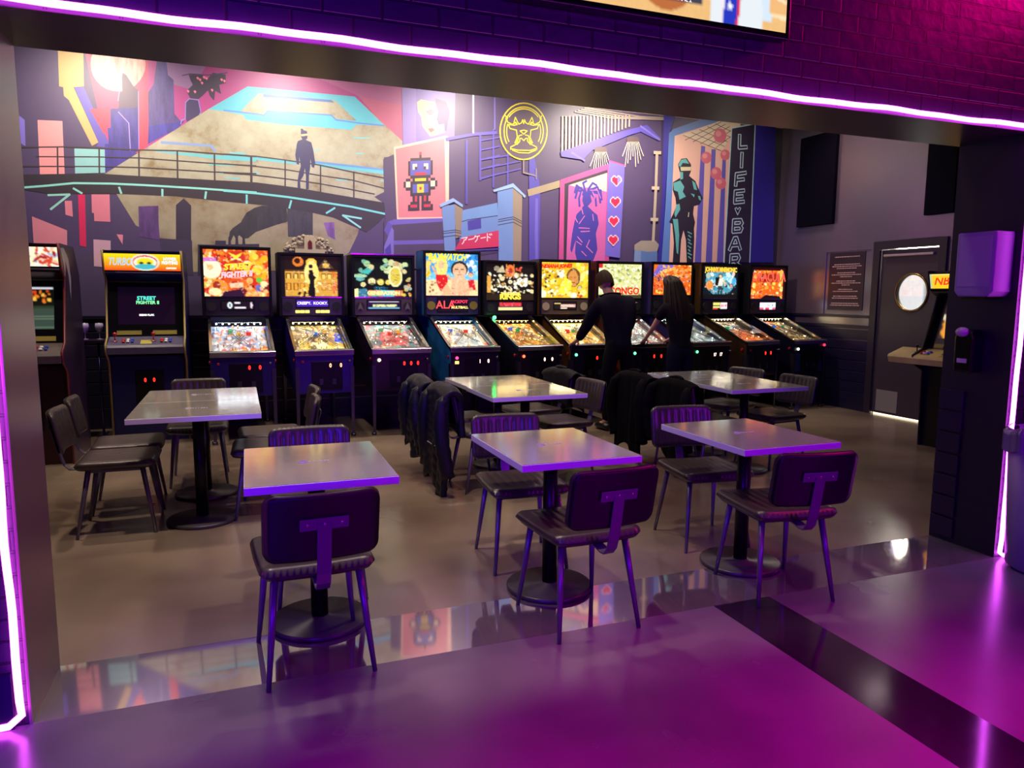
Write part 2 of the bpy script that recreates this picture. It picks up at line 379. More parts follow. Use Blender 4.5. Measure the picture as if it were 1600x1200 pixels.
for a,t,b in ((168,575,745),(382,600,765),(603,632,800),(811,675,845)): line('B',rl,8,(a,t),(a,b))
# figure on the bridge
pc='#2f2c62'
poly('B',pc,(480,405),(490,405),(498,415),(518,420),(522,445),(520,465),(510,475),(545,490),(558,540),(570,620),(560,650),(548,640),(540,590),(538,650),(530,700),(530,782),(512,782),(512,700),(505,650),(495,700),(475,730),(478,780),(460,780),(460,730),(468,680),(480,640),(470,580),(468,630),(455,625),(445,570),(455,500),(462,482),(490,472),(480,450))
poly('B','#b8b090',(480,440),(524,435),(524,448),(482,453))
# portrait billboard
poly('B','#7b6abf',(1110,150),(1445,172),(1440,452),(1118,510))
poly('B','#8d78c8',(1110,150),(1200,156),(1200,495),(1118,510))
poly('B','#dfc096',(1205,240),(1230,222),(1320,240),(1335,300),(1330,350),(1345,385),(1345,440),(1290,455),(1240,390),(1232,330),(1212,300))
poly('B','#54467e',(1320,215),(1385,235),(1410,300),(1390,420),(1345,395),(1328,345),(1340,300),(1322,250))
poly('B','#7e6a86',(1258,300),(1290,280),(1320,300),(1290,325))
poly('B','#b04a60',(1272,405),(1300,400),(1318,412),(1292,430));poly('B','#7090c0',(1335,380),(1375,375),(1380,430),(1345,440))
# right dark block + poster
poly('B','#4c3c64',(995,595),(1060,565),(1080,970),(1010,990),(1000,870),(940,830),(1000,800))
poly('C','#efc4b0',(60,440),(390,368),(405,380),(405,890),(80,892))
poly('C','#d97c8a',(72,452),(378,386),(386,876),(90,880))
# a plain pixel robot on the poster
pal={'k':'#33253a','r':'#c82848','b':'#5a56b8','y':'#e0c838','w':'#f0d0c0','g':'#7a6450'}
rows=[".......r.......",".......k.......","...kkkkkkkkk...","..kbbbbbbbbbk..","..kbwwbbbwwbk..","..kbwkbbbkwbk..","..kbbbbbbbbbk..","..kbbrrrrrbbk..","...kkkkkkkkk...",".kk.kyyyyyk.kk.","kwwkkkkkkkkkwwk","kwwkbbyyybbkwwk",".kkkbbyrybbkkk.","...kbbyyybbk...","...kkkkkkkkk...","....krk.krk....","....krk.krk....","...kkkk.kkkk...","..krrrk.krrrk..","..kkkkk.kkkkk.."]
for j,r in enumerate(rows):
    for i,ch in enumerate(r):
        if ch in pal:
            x=122+i*14;y=470+j*18.2-(i-8)*.6;x2=x+14.3
            poly('C',pal[ch],(x,y),(x2,y-.6),(x2,y+17.8),(x,y+18.4))
# building under the poster
poly('C','#4a3a60',(0,900),(380,890),(380,1200),(0,1200))
poly('C','#6a5abc',(28,905),(60,892),(362,884),(366,905),(52,926),(28,930))
poly('C','#5a4cae',(0,960),(25,900),(50,930),(50,1100),(60,1180),(0,1180),(0,1060),(28,1000))
poly('C','#7a6cc8',(0,1060),(48,940),(60,960),(60,1200),(0,1200))
poly('C','#6a5abc',(58,1024),(372,1018),(372,1042),(58,1050))
poly('C','#4436a0',(5,1080),(40,1040),(45,1100),(8,1150))
# lattice lines
for a in ((515,400,515,792,14),(600,370,600,645,13),(682,330,682,690,12),(772,470,772,690,12)): line('C','#5248ae',a[4],a[:2],a[2:4])
for k in range(5): line('C','#5a4eb0',9,(600,400+k*60),(720,380+k*56))
for k in range(3): line('C','#5a4eb0',9,(600,520+k*58),(850,480+k*48))
line('C','#5a4eb0',20,(390,392),(560,360),(700,350))
line('C','#cbb8cf',13,(556,105),(556,350));line('C','#6a60ba',10,(690,130),(690,330))
poly('C','#5248b0',(905,500),(935,480),(975,700),(970,1145),(905,1150))
poly('C','#6f62c4',(940,980),(945,760),(960,760),(960,1150),(945,1150))
poly('C','#a39378',(895,706),(1095,648),(1105,690),(900,748))
# gate
poly('C','#6f96d2',(440,845),(706,788),(712,885),(440,925))
poly('C','#6a8ccb',(480,905),(712,868),(716,985),(470,1030))
poly('C','#4439a2',(520,902),(604,884),(606,948),(524,962))
line('C','#2b2440',5,(445,918),(520,895),(712,868));line('C','#2b2440',5,(440,860),(440,925))
poly('C','#6f90cc',(360,812),(440,798),(446,1085),(378,1090))
poly('C','#948374',(440,795),(490,825),(478,1000),(446,1010))
poly('C','#8fb0e4',(345,800),(430,758),(492,800),(490,822),(435,782),(352,818))
for y in (962,975,996): line('C','#2b2440',5,(362,y+6),(446,y-4),(480,y+4))
line('C','#2b2440',5,(352,818),(435,784),(490,820))
poly('C','#6f90cc',(707,705),(803,690),(808,1200),(715,1200))
poly('C','#968777',(803,690),(862,738),(855,1200),(806,1200))
poly('C','#93b6e8',(680,708),(805,666),(885,745),(878,758),(803,692),(685,720))
for y in (882,895,915): line('C','#2b2440',5,(712,y+12),(806,y-6),(858,y+22))
line('C','#2b2440',5,(690,722),(803,694),(865,745))
poly('C','#c92a5a',(485,1005),(714,960),(716,1062),(438,1082))
line('C','#4a3a98',8,(440,1090),(716,1075));line('C','#2b2440',4,(600,1108),(716,1090))
# katakana lettering
kw='#f4e4ea'
def kata(x,strokes):
    for s in strokes: line('C',kw,6,*[(x+a,1000+b-(x-480)*.12) for a,b in s])
kata(484,[[(0,10),(34,4),(22,22)],[(16,18),(12,34),(2,46)]])
kata(526,[[(0,24),(30,18)]])
kata(560,[[(10,2),(0,20)],[(8,10),(36,4)],[(24,8),(20,28),(8,42)]])
kata(603,[[(0,24),(30,18)]])
kata(642,[[(2,0),(2,46)],[(2,18),(20,26)],[(14,2),(20,10)],[(24,0),(30,8)]])
# ring logo
poly('C','#5b4a62',*[(870+142*math.cos(i*.19),342+170*math.sin(i*.19)) for i in range(33)])
yy='#ecdf3a'
ring('C',yy,870,342,147,176,9);ring('C',yy,870,342,128,152,8,n=20,a0=-150,a1=-30);ring('C',yy,870,342,118,140,7,n=14,a0=-140,a1=-40)
ring('C',yy,870,342,122,150,8,n=14,a0=150,a1=215);ring('C',yy,870,342,122,150,8,n=14,a0=-35,a1=30);ring('C',yy,870,342,106,128,7,n=12,a0=150,a1=200);ring('C',yy,870,342,106,128,7,n=12,a0=-20,a1=30)
for sg in (1,-1):
    def M(*pts): return [(870+sg*a,b) for a,b in pts]
    line('C',yy,7,*M((112,245),(100,285),(70,300),(50,285),(40,300),(60,305),(95,300),(85,325),(45,335),(40,380),(55,415)))
    line('C',yy,7,*M((0,295),(-6+12,270),(14,290),(30,298),(40,280),(52,255),(60,285),(40,300)))
    line('C',yy,7,*M((0,335),(22,340),(0,360)));line('C',yy,7,*M((10,365),(30,370),(42,425),(25,405),(22,385)))
    line('C',yy,7,*M((42,400),(50,425),(80,440),(82,455)))
line('C',yy,7,(855,385),(870,400),(885,385))
line('C',yy,7,(800,460),(840,475),(900,478),(945,460));line('C',yy,7,(795,452),(830,460),(910,462),(950,450))
line('C','#8a7c84',10,(870,520),(870,600),(945,620));line('C','#8a7c84',8,(948,575),(948,640))
# pergola
for i in range(20):
    x=112+i*22; line('D','#b5a79a',12,(x,130-i*.3),(x-2,352-i*8.5))
for k in range(4): line('D','#9c8f8a',9,(190+k*20,100-k*8),(420+k*60,140-k*3),(760,150-k*4))
poly('D','#5a4cb8',(100,350),(420,240),(640,182),(722,262),(715,282),(600,225),(520,250),(400,300),(300,340),(240,400),(105,380))
line('D','#6f62cc',14,(170,355),(250,405));line('D','#7a70d0',12,(600,190),(720,275))
def lampf(cx,cy):
    poly('D','#5e4c54',(cx-38,cy-18),(cx-15,cy-28),(cx+25,cy-26),(cx+42,cy-8),(cx+38,cy+8),(cx-38,cy+8))
    for i in range(9):
        t=(i-4)/4; line('D','#d9cbb8',6,(cx+t*34,cy+8),(cx+t*52,cy+60+8*(i%2)),(cx+t*66,cy+115+22*((i*3)%4)-20))
lampf(350,345);lampf(552,282)
# right poster
poly('D','#c64a90',(98,525),(400,425),(402,1040),(88,1040))
poly('D','#33253e',(125,550),(392,462),(392,490),(150,560),(140,1040),(118,1040))
poly('D','#d062ac',(150,560),(390,485),(375,1040),(135,1040))
poly('D','#efcdb4',(152,558),(390,482),(388,600),(300,575),(200,570))
fg='#4237a2'
poly('D',fg,(240,690),(255,680),(275,695),(300,720),(330,745),(338,800),(320,860),(330,960),(300,1040),(205,1040),(190,980),(195,900),(170,980),(160,960),(172,860),(188,780),(200,740),(225,715))
for a in ((235,600,205,590,192,640),(240,590,200,560,188,605),(225,610,215,640,218,690),(250,580,240,545,262,532),(275,580,300,545,325,560),(280,590,330,570,352,620),(285,600,340,610,348,668),(290,610,318,640,322,688),(232,600,228,575,205,580),(300,600,350,590,356,650)):
    line('D',fg,15,(262,625),a[:2],a[2:4],a[4:])
poly('D',fg,(240,620),(285,615),(295,660),(270,690),(245,685),(235,655))
line('D','#e07ac0',6,(235,600),(225,640));line('D','#e07ac0',6,(300,600),(315,640));line('D','#e07ac0',5,(285,590),(330,590),(350,640))
for a in ((230,700,240,740),(250,750,215,800),(215,825,280,828),(225,848,280,846),(205,880,235,915),(200,910,230,930),(300,740,305,780),(190,760,205,790),(260,940,300,980),(230,970,260,1000),(280,900,262,945)): line('D','#e07ac0',6,a[:2],a[2:])
poly('D','#7367d2',(400,412),(500,438),(470,1012),(378,1000))
line('D','#cc4a90',9,(398,405),(502,436))
def heart(cx,cy,s=5.4,half=False):
    H=["..##..##..",".########.","##########","##########","##########",".########.","..######..","...####...","....##...."]
    for j,r in enumerate(H):
        for i,c in enumerate(r):
            if c=='#':
                x=cx+(i-5)*s*1.25;y=cy+(j-4.5)*s*1.4
                nb=all(0<=j+dj<9 and 0<=i+di<10 and H[j+dj][i+di]=='#' for dj,di in ((0,1),(0,-1),(1,0),(-1,0)))
                c2='#e01f50' if nb else '#f2d4e4'
                if nb and half and i>5: c2='#8b80e0'
                poly('D',c2,(x,y),(x+s*1.27,y),(x+s*1.27,y+s*1.42),(x,y+s*1.42))
heart(448,532,half=True);heart(441,665);heart(431,785);heart(427,903)
# barrel and pole
poly('D','#5c7ab8',(560,960),(702,968),(700,1040),(556,1040));poly('D','#7c94c4',(560,960),(600,970),(598,1040),(556,1040));poly('D','#a0948c',(560,930),(600,905),(690,905),(712,930),(702,970),(640,974),(558,962))
line('D','#b8a898',22,(700,360),(692,600),(676,905))
for a,b in ((703,355),(691,576),(684,772)): poly('D','#c4b4a2',(a-24,b-10),(a+24,b-8),(a+22,b+12),(a-24,b+10))
# window poster
poly('D','#3329a0',(742,120),(812,120),(775,250),(750,650),(730,1040),(704,1040),(735,600))
poly('D','#5c82cc',(775,235),(800,210),(1000,140),(1115,155),(1010,190),(810,255),(782,1040),(728,1040),(755,650))
poly('D','#efbcae',(810,252),(1030,180),(1165,200),(1125,1040),(775,1040))
poly('D','#eed6bc',(860,245),(1100,155),(1220,170),(1220,200),(1155,260),(1110,340),(1050,325))
for i in range(5): line('D','#3a2a3a',4,(865+i*50,248-i*20+i*2),(1110+i*20-10,345-i*28))
for i in range(5): line('D','#3a2a3a',4,(875+i*48,278+i*12),(1100+i*26,165+i*14))
for a in (((975,312),(1000,318),(975,1040),(935,1040)),((1040,335),(1066,335),(1043,1040),(1003,1040)),((1108,400),(1130,400),(1112,1040),(1073,1040))): poly('D','#6659c2',*a)
for a,b,r in ((1093,250,40),(1007,387,33),(1125,370,30),(1068,485,35),(1098,548,33)):
    circ('D','#dc6c84',a,b,r,r*1.12); circ('D','#ef98a0',a-r*.25,b-r*.3,r*.45)
fd='#241a34';fc='#62b4b8'
poly('D',fd,(830,430),(850,395),(885,390),(912,430),(912,470),(900,500),(940,535),(962,590),(985,640),(965,680),(930,690),(925,740),(937,790),(930,830),(932,900),(925,1040),(885,1040),(880,900),(865,840),(850,900),(842,1040),(798,1040),(805,920),(795,800),(775,790),(800,740),(820,690),(815,640),(798,590),(800,540),(850,510),(842,480))
poly('D',fc,(832,435),(850,400),(880,395),(900,425),(860,420),(845,445));poly('D','#d8cfa8',(845,445),(912,445),(910,468),(848,470))
poly('D',fc,(842,475),(862,478),(862,520),(845,525));poly('D',fc,(802,545),(845,530),(870,570),(860,600),(880,630),(840,650),(830,600),(805,590))
poly('D',fc,(918,530),(938,545),(950,590),(930,585));poly('D',fc,(910,610),(935,618),(930,635));poly('D',fc,(955,625),(970,628),(975,655),(962,650))
poly('D',fc,(798,770),(830,770),(838,870),(832,990),(822,980),(812,860));poly('D',fc,(820,680),(840,675),(845,710),(815,760),(808,740))
for k in range(8): line('D',fc,9,(892+(k%2)*4,850+k*22),(915-(k%3)*4,862+k*22))
line('D','#e8e0c0',6,(898,730),(895,755))
# vertical sign
poly('D','#2c1c9c',(1312,150),(1442,150),(1425,1040),(1272,1040))
poly('D','#291d40',(1162,200),(1315,178),(1277,1040),(1115,1040))
line('D','#bfe6f0',9,(1118,1040),(1165,203),(1312,176),(1278,1040))
cw='#c6e2ee'
def neon(*strokes):
    for s in strokes: line('D',cw,30,*s)
    for s in strokes: line('D','#2f2450',14,*s)
neon([(1215,248),(1213,325),(1258,322)])
neon([(1230,360),(1226,445)])
neon([(1252,482),(1195,490),(1190,560)],[(1190,528),(1240,522)])
neon([(1242,592),(1188,598),(1184,668),(1240,662)],[(1186,632),(1232,628)])
line('D',cw,6,(1185,705),(1195,698),(1203,710),(1213,697),(1222,703),(1202,745),closed=True)
neon([(1178,778),(1174,850),(1220,846),(1228,828),(1218,812),(1230,795),(1222,776),(1178,778)],[(1178,813),(1218,811)])
neon([(1152,962),(1182,890),(1196,888),(1218,958)],[(1168,935),(1208,932)])
neon([(1158,1060),(1162,996),(1205,994),(1212,1012),(1202,1032),(1162,1036)],[(1185,1036),(1210,1060)])

def mural_mat(name, mottle):
    m = attr_mat(name, 0, .5, 1.0); nt = m.node_tree; b = nt.nodes['Principled BSDF']
    a = [n for n in nt.nodes if n.type == 'ATTRIBUTE'][0]
    tc = nt.nodes.new('ShaderNodeTexCoord'); nz = nt.nodes.new('ShaderNodeTexNoise'); mp = nt.nodes.new('ShaderNodeMapping')
    mp.inputs['Scale'].default_value = (1, 1, 1) if mottle != 2 else (5, 1, 1)
    nt.links.new(tc.outputs['Object'], mp.inputs[0]); nt.links.new(mp.outputs[0], nz.inputs['Vector'])
    nz.inputs['Scale'].default_value = (1.2, 2.6, 3.5)[mottle]; nz.inputs['Detail'].default_value = 9; nz.inputs['Roughness'].default_value = .7
    cr = nt.nodes.new('ShaderNodeValToRGB'); nt.links.new(nz.outputs['Fac'], cr.inputs[0]); e = cr.color_ramp.elements
    if mottle == 0: e[0].position = .3; e[0].color = (.88, .88, .88, 1); e[1].position = .7; e[1].color = (1.08, 1.05, 1.05, 1)
    if mottle == 1:
        e[0].position = .33; e[0].color = srgb('#c9b28c'); e[1].position = .62; e[1].color = (1.1, 1.15, 1.15, 1)
        x = e.new(.45); x.color = (.9, .88, .82, 1)
    if mottle == 2: e[0].position = .38; e[0].color = (.55, .5, .6, 1); e[1].position = .6; e[1].color = (1.1, 1.1, 1.2, 1)
    mx = nt.nodes.new('ShaderNodeMix'); mx.data_type = 'RGBA'; mx.blend_type = 'MULTIPLY'; mx.inputs['Factor'].default_value = 1
    nt.links.new(a.outputs['Color'], mx.inputs['A']); nt.links.new(cr.outputs[0], mx.inputs['B']); nt.links.new(mx.outputs['Result'], b.inputs['Base Color'])
    return m
def build_mural():
    vs, fs, cols, mi = [], [], [], []
    for k, (c, m, pts) in enumerate(ITEMS):
        n = len(vs); y = WALL_Y-.002-.000025*k
        vs += [(p[0], y, p[1]) for p in pts]; f = list(range(n, n+len(pts)))
        area = sum(pts[i][0]*pts[(i+1) % len(pts)][1]-pts[(i+1) % len(pts)][0]*pts[i][1] for i in range(len(pts)))
        fs.append(tuple(f if area > 0 else f[::-1])); cols.append(srgb(c)); mi.append(m)
    me = bpy.data.meshes.new('mural'); me.from_pydata(vs, [], fs)
    for k in range(3): me.materials.append(mural_mat('mural_paint_%d' % k, k))
    me.polygons.foreach_set('material_index', mi)
    ca = me.color_attributes.new('Col', 'FLOAT_COLOR', 'CORNER')
    buf = np.array([c for f, c in zip(fs, cols) for _ in f]); ca.data.foreach_set('color', buf.ravel())
    o = bpy.data.objects.new('mural', me); COL.objects.link(o)
    return tag(o, 'painted city mural with footbridge, neon signs and posters covering the back wall', 'mural')
build_mural()
# ------------------------------------------------------------------ the room
def concrete(name, c1, c2, rough, rvar, scale=1.1, spec=.5):
    m = bpy.data.materials.new(name); m.use_nodes = True; nt = m.node_tree; b = nt.nodes['Principled BSDF']; MATS[name] = m
    tc = nt.nodes.new('ShaderNodeTexCoord'); n1 = nt.nodes.new('ShaderNodeTexNoise'); n1.inputs['Scale'].default_value = scale; n1.inputs['Detail'].default_value = 3; n1.inputs['Roughness'].default_value = .5
    n1.inputs['Distortion'].default_value = .1
    nt.links.new(tc.outputs['Object'], n1.inputs['Vector'])
    cr = nt.nodes.new('ShaderNodeValToRGB'); cr.color_ramp.elements[0].position = .15; cr.color_ramp.elements[1].position = .85; cr.color_ramp.interpolation = 'EASE'
    cr.color_ramp.elements[0].color = srgb(c1); cr.color_ramp.elements[1].color = srgb(c2)
    nt.links.new(n1.outputs['Fac'], cr.inputs[0]); nt.links.new(cr.outputs[0], b.inputs['Base Color'])
    n2 = nt.nodes.new('ShaderNodeTexNoise'); n2.inputs['Scale'].default_value = scale*3; n2.inputs['Detail'].default_value = 3
    nt.links.new(tc.outputs['Object'], n2.inputs['Vector'])
    mr = nt.nodes.new('ShaderNodeMapRange'); mr.inputs['From Min'].default_value = .1; mr.inputs['From Max'].default_value = .9
    mr.inputs['To Min'].default_value = rough-rvar; mr.inputs['To Max'].default_value = rough+rvar
    nt.links.new(n2.outputs['Fac'], mr.inputs['Value']); nt.links.new(mr.outputs[0], b.inputs['Roughness']); b.inputs['Specular IOR Level'].default_value = spec
    return m
FL = concrete('polished_concrete', '#523f3a', '#92806f', .22, .05, .8, spec=1.0)
FLF = concrete('front_polished_concrete', '#3c3444', '#786c7c', .25, .06, .8, spec=.6)
STRIP = concrete('glossy_dark_band', '#80767c', '#9c9296', .05, .02, 2.2, spec=1)
STRIP.node_tree.nodes['Principled BSDF'].inputs['Metallic'].default_value = .65
BAND = concrete('glossy_black_band', '#1c1420', '#2a2030', .10, .02, 2.2, spec=.8)
def plate(name, x0, x1, y0, y1, m, z=0): return struct(name, MB().bx(x0, x1, y0, y1, z-.05, z), m)
BX0, BX1, WX = 2.11, 2.44, 7.6
plate('floor', -3.2, WX+.2, 3.22, 9.1, FL)
plate('floor', -4.2, BX0, -2.2, 2.80, FLF)
plate('floor', BX1, WX+.2, -2.2, 2.80, FLF)
plate('floor', -.95, 4.3, 2.80, 3.22, STRIP)
plate('floor', BX0, BX1, -2.2, 2.80, BAND)
WALLP = mat('mauve_grey_wall_paint', '#5c4c58', .26, spec=1)
WALLP.node_tree.nodes['Principled BSDF'].inputs['IOR'].default_value = 1.8
DARKW = mat('near_black_wall_paint', '#1b1620', .38, bump=(40, .06), spec=.5)
NAVY = mat('dark_plank_paint', '#1c1730', .35, spec=.45)
struct('wall_back', MB().bx(-3.2, WX+.2, WALL_Y, WALL_Y+.15, 0, 4.6), WALLP)
struct('wall_left', MB().bx(-3.2, -3.05, 3.22, WALL_Y, 0, 4.6), DARKW)
struct('ceiling', MB().bx(-3.2, WX+.2, 3.22, WALL_Y+.15, 4.55, 4.7), mat('black_ceiling_paint', '#0c0a0e', .8))
# right wall with a door opening
DY0, DY1, DZ = 6.19, 7.02, 2.08
struct('wall_right', MB().bx(WX, WX+.15, DY1+.0, WALL_Y, 0, 4.6).bx(WX, WX+.15, 3.22, DY0, 0, 4.6).bx(WX, WX+.15, DY0, DY1, DZ, 4.6), WALLP)
def planks(axis, a0, a1, at, z1, t=.018, h=.139):
    mb = MB(); z = .10
    while z < z1-.01:
        zz = min(z+h-.012, z1)
        if axis == 'x': mb.bx(a0, a1, at-t, at, z, zz)
        else: mb.bx(at-t, at, a0, a1, z, zz)
        z += h
    return mb
struct('trim_1', planks('x', -3.05, WX-.02, WALL_Y, 1.20), NAVY, .004)
struct('trim_2', planks('y', DY1+.1, WALL_Y-.02, WX, 1.12), NAVY, .004)
struct('trim_3', MB().bx(WX-.03, WX, DY1+.1, WALL_Y-.02, 1.215, 1.25).bx(-3.05, WX-.03, WALL_Y-.035, WALL_Y, 1.20, 1.24), NAVY, .003)
struct('baseboard_right', MB().bx(WX-.02, WX, DY1+.1, WALL_Y-.02, 0, .1).bx(WX-.02, WX, 3.3, DY0-.1, 0, .1), NAVY)
struct('baseboard_back', MB().bx(-3.05, WX-.02, WALL_Y-.02, WALL_Y, 0, .1), NAVY)
# raised frame around the notice
nf = MB()
for y0, y1, z0, z1 in ((7.12, 7.16, 1.25, 2.13), (7.92, 7.96, 1.25, 2.13), (7.16, 7.92, 2.09, 2.13)): nf.bx(WX-.014, WX, y0, y1, z0, z1)
struct('trim_4', nf, WALLP, .003)
# door
DOORM = mat('dark_brown_door_paint', '#443a40', .34, spec=.5)
STEEL = mat('brushed_steel', '#8a8486', .32, .9)
fr = MB().bx(WX-.03, WX+.12, DY0-.1, DY0, 0, DZ+.1).bx(WX-.03, WX+.12, DY1, DY1+.1, 0, DZ+.1).bx(WX-.03, WX+.12, DY0, DY1, DZ, DZ+.1)
tag(fr.build('trim_5', mat('door_frame_paint', '#2e2530', .4), bevel=.004), kind='structure')
door = empty('door_1', (WX+.03, 6.6, 0)); door['kind'] = 'structure'
ring_n = 40; CZ, CYd, RR = 1.545, -.055, .215
def door_leaf():
    # a slab with a round hole: strips of quads between the outline and the circle
    mb = MB(); y0, y1, z0, z1 = -.41, .41, .02, 2.07
    for x in (-.02, .02):
        pts_o, pts_i = [], []
        for k in range(ring_n):
            q = 2*PI*k/ring_n; dy, dz = math.cos(q), math.sin(q)
            t = min(((y1-CYd)/dy if dy > 1e-6 else (y0-CYd)/dy if dy < -1e-6 else 9), ((z1-CZ)/dz if dz > 1e-6 else (z0-CZ)/dz if dz < -1e-6 else 9))
            pts_i.append((x, CYd+dy*RR, CZ+dz*RR)); pts_o.append((x, CYd+dy*t, CZ+dz*t))
        n = ring_n
        fs = [(k, (k+1) % n, n+(k+1) % n, n+k) for k in range(n)]
        # corner fills
        cs = [(x, y1, z1), (x, y0, z1), (x, y0, z0), (x, y1, z0)]
        ext = []
        for ci, c in enumerate(cs):
            ang = math.atan2(c[2]-CZ, c[1]-CYd) % (2*PI); k = int(ang/(2*PI)*n) % n
            ext.append((n+k, n+(k+1) % n, 2*n+ci))
        mb.add(pts_i+pts_o+cs, fs+ext)
    n = ring_n; fs = []
    vs = [(x, CYd+math.cos(2*PI*k/n)*RR, CZ+math.sin(2*PI*k/n)*RR) for x in (-.02, .02) for k in range(n)]
    mb.add(vs, [(k, (k+1) % n, n+(k+1) % n, n+k) for k in range(n)], True)
    for a in ((y0, z0, y1, z0), (y0, z1, y1, z1), (y0, z0, y0, z1), (y1, z0, y1, z1)):
        mb.add([(-.02, a[0], a[1]), (.02, a[0], a[1]), (.02, a[2], a[3]), (-.02, a[2], a[3])], [(0, 1, 2, 3)])
    return mb
tag(door_leaf().build('door_leaf', DOORM, door), kind='structure')
rg = MB().tube([(-.025, CYd+math.cos(2*PI*k/40)*(RR+.008), CZ+math.sin(2*PI*k/40)*(RR+.008)) for k in range(40)], .014, 8, closed=True)
tag(rg.build('porthole_ring', mat('brass_ring', '#9a8248', .25, .9), door), kind='structure')
gp = MB().add([(0, CYd, CZ)]+[(0, CYd+math.cos(2*PI*k/40)*RR, CZ+math.sin(2*PI*k/40)*RR) for k in range(40)], [(0, 1+k, 1+(k+1) % 40) for k in range(40)])
tag(gp.build('porthole_glass', glass_mat('clear_glass'), door, fix=False), kind='structure')
tag(MB().bx(-.024, -.02, .04, .36, .05, .32).build('kick_plate', mat('kick_plate_steel', '#b0a8a0', .4, .5), door), kind='structure')
tag(MB().bx(-.06, -.02, -.34, .36, 1.985, 2.015).build('closer_arm', mat('pale_metal', '#c8c0b8', .3, .6), door, bevel=.006), kind='structure')
tag(MB().bx(-.01, .02, -.40, .40, 0.001, .018).build('door_gap_daylight', emis('daylight_gap', '#ffe9c0', 2.5), door), kind='structure')
# bright street outside, seen through the porthole: a pale facade, its daylight put in as glow
A = Art(60, 60, '#dfeef2')
A.rect(0, 0, 1, .25, '#e8c8b8').rect(0, .55, 1, 1, '#a8d8e4')
for i in range(6): A.rect(.05+i*.17, .1, .09+i*.17, .6, '#c9a890')
A.rect(.34, 0, .62, 1, '#ffffff').rect(.6, .3, .64, .8, '#90b0b8').rect(0, .5, .3, .53, '#709aa6').noise(.12, 3)
o = A.mesh('street_facade', attr_mat('facade_daylight_glow', 1.0, .8, base=False), lambda u, v: (WX+.75, 7.9-u*1.5, 2.4-v*2.4)); tag(o, 'pale daylit street facade seen through the round door window', 'building facade')
light('daylight_at_porthole', 'AREA', (WX+.5, 6.9, 1.95), 30, (1, .93, .75), (5.6, 5.2, 0), .5)
# front wall with the wide opening
def brick():
    m = bpy.data.materials.new('dark_painted_brick'); m.use_nodes = True; nt = m.node_tree; b = nt.nodes['Principled BSDF']
    tc = nt.nodes.new('ShaderNodeTexCoord'); sp = nt.nodes.new('ShaderNodeSeparateXYZ'); cb = nt.nodes.new('ShaderNodeCombineXYZ')
    nt.links.new(tc.outputs['Object'], sp.inputs[0]); nt.links.new(sp.outputs[0], cb.inputs[0]); nt.links.new(sp.outputs[2], cb.inputs[1])
    bk = nt.nodes.new('ShaderNodeTexBrick'); nt.links.new(cb.outputs[0], bk.inputs['Vector'])
    bk.inputs['Scale'].default_value = 1; bk.inputs['Brick Width'].default_value = .215; bk.inputs['Row Height'].default_value = .078
    bk.inputs['Mortar Size'].default_value = .006; bk.inputs['Mortar Smooth'].default_value = .4
    bk.inputs['Color1'].default_value = srgb('#2c1f33'); bk.inputs['Color2'].default_value = srgb('#231a2b'); bk.inputs['Mortar'].default_value = srgb('#181020')
    nt.links.new(bk.outputs['Color'], b.inputs['Base Color'])
    nz = nt.nodes.new('ShaderNodeTexNoise'); nz.inputs['Scale'].default_value = 14; nz.inputs['Detail'].default_value = 6; nt.links.new(tc.outputs['Object'], nz.inputs['Vector'])
    ad = nt.nodes.new('ShaderNodeMath'); ad.operation = 'MULTIPLY_ADD'; ad.inputs[1].default_value = -1; nt.links.new(bk.outputs['Fac'], ad.inputs[0])
    ml = nt.nodes.new('ShaderNodeMath'); ml.operation = 'MULTIPLY'; ml.inputs[1].default_value = .35; nt.links.new(nz.outputs['Fac'], ml.inputs[0]); nt.links.new(ml.outputs[0], ad.inputs[2])
    bp = nt.nodes.new('ShaderNodeBump'); bp.inputs['Strength'].default_value = .9; bp.inputs['Distance'].default_value = .012
    nt.links.new(ad.outputs[0], bp.inputs['Height']); nt.links.new(bp.outputs[0], b.inputs['Normal']); b.inputs['Roughness'].default_value = .42
    return m
OX0, OX1, OZ, FY, BY = -.73, 4.05, 2.388, 2.80, 3.22
struct('wall_front', MB().bx(-4.2, WX+.2, FY, BY, OZ, 4.6).bx(-4.2, OX0-.005, FY, BY, 0, OZ).bx(OX1+.005, WX+.2, FY, BY, 0, OZ), brick())
CLAD = mat('dark_metal_cladding', '#3c2e3a', .30, .5, bump=(3, .05))
struct('trim_6', MB().bx(OX0, OX1, FY, BY+.004, OZ-.006, OZ), CLAD)
struct('trim_7', MB().bx(OX0-.005, OX0+.004, FY, BY+.004, 0, OZ-.006), mat('left_jamb_metal', '#86706e', .32, .5))
struct('trim_8', MB().bx(OX1-.004, OX1+.005, FY, BY+.004, 0, OZ-.006), mat('dark_jamb_paint', '#1a1320', .4))
jp = MB(); z = .03
for k in range(7): jp.bx(OX1-.02, OX1-.004, 3.06, 3.215, z, z+.118); z += .132
struct('trim_9', jp, mat('dark_plank_paint_2', '#231a2c', .3), .004)
struct('baseboard_front', MB().bx(-4.2, OX0-.045, FY-.02, FY, 0, .2).bx(OX1+.06, WX, FY-.02, FY, 0, .2), mat('black_baseboard', '#0d0914', .3))
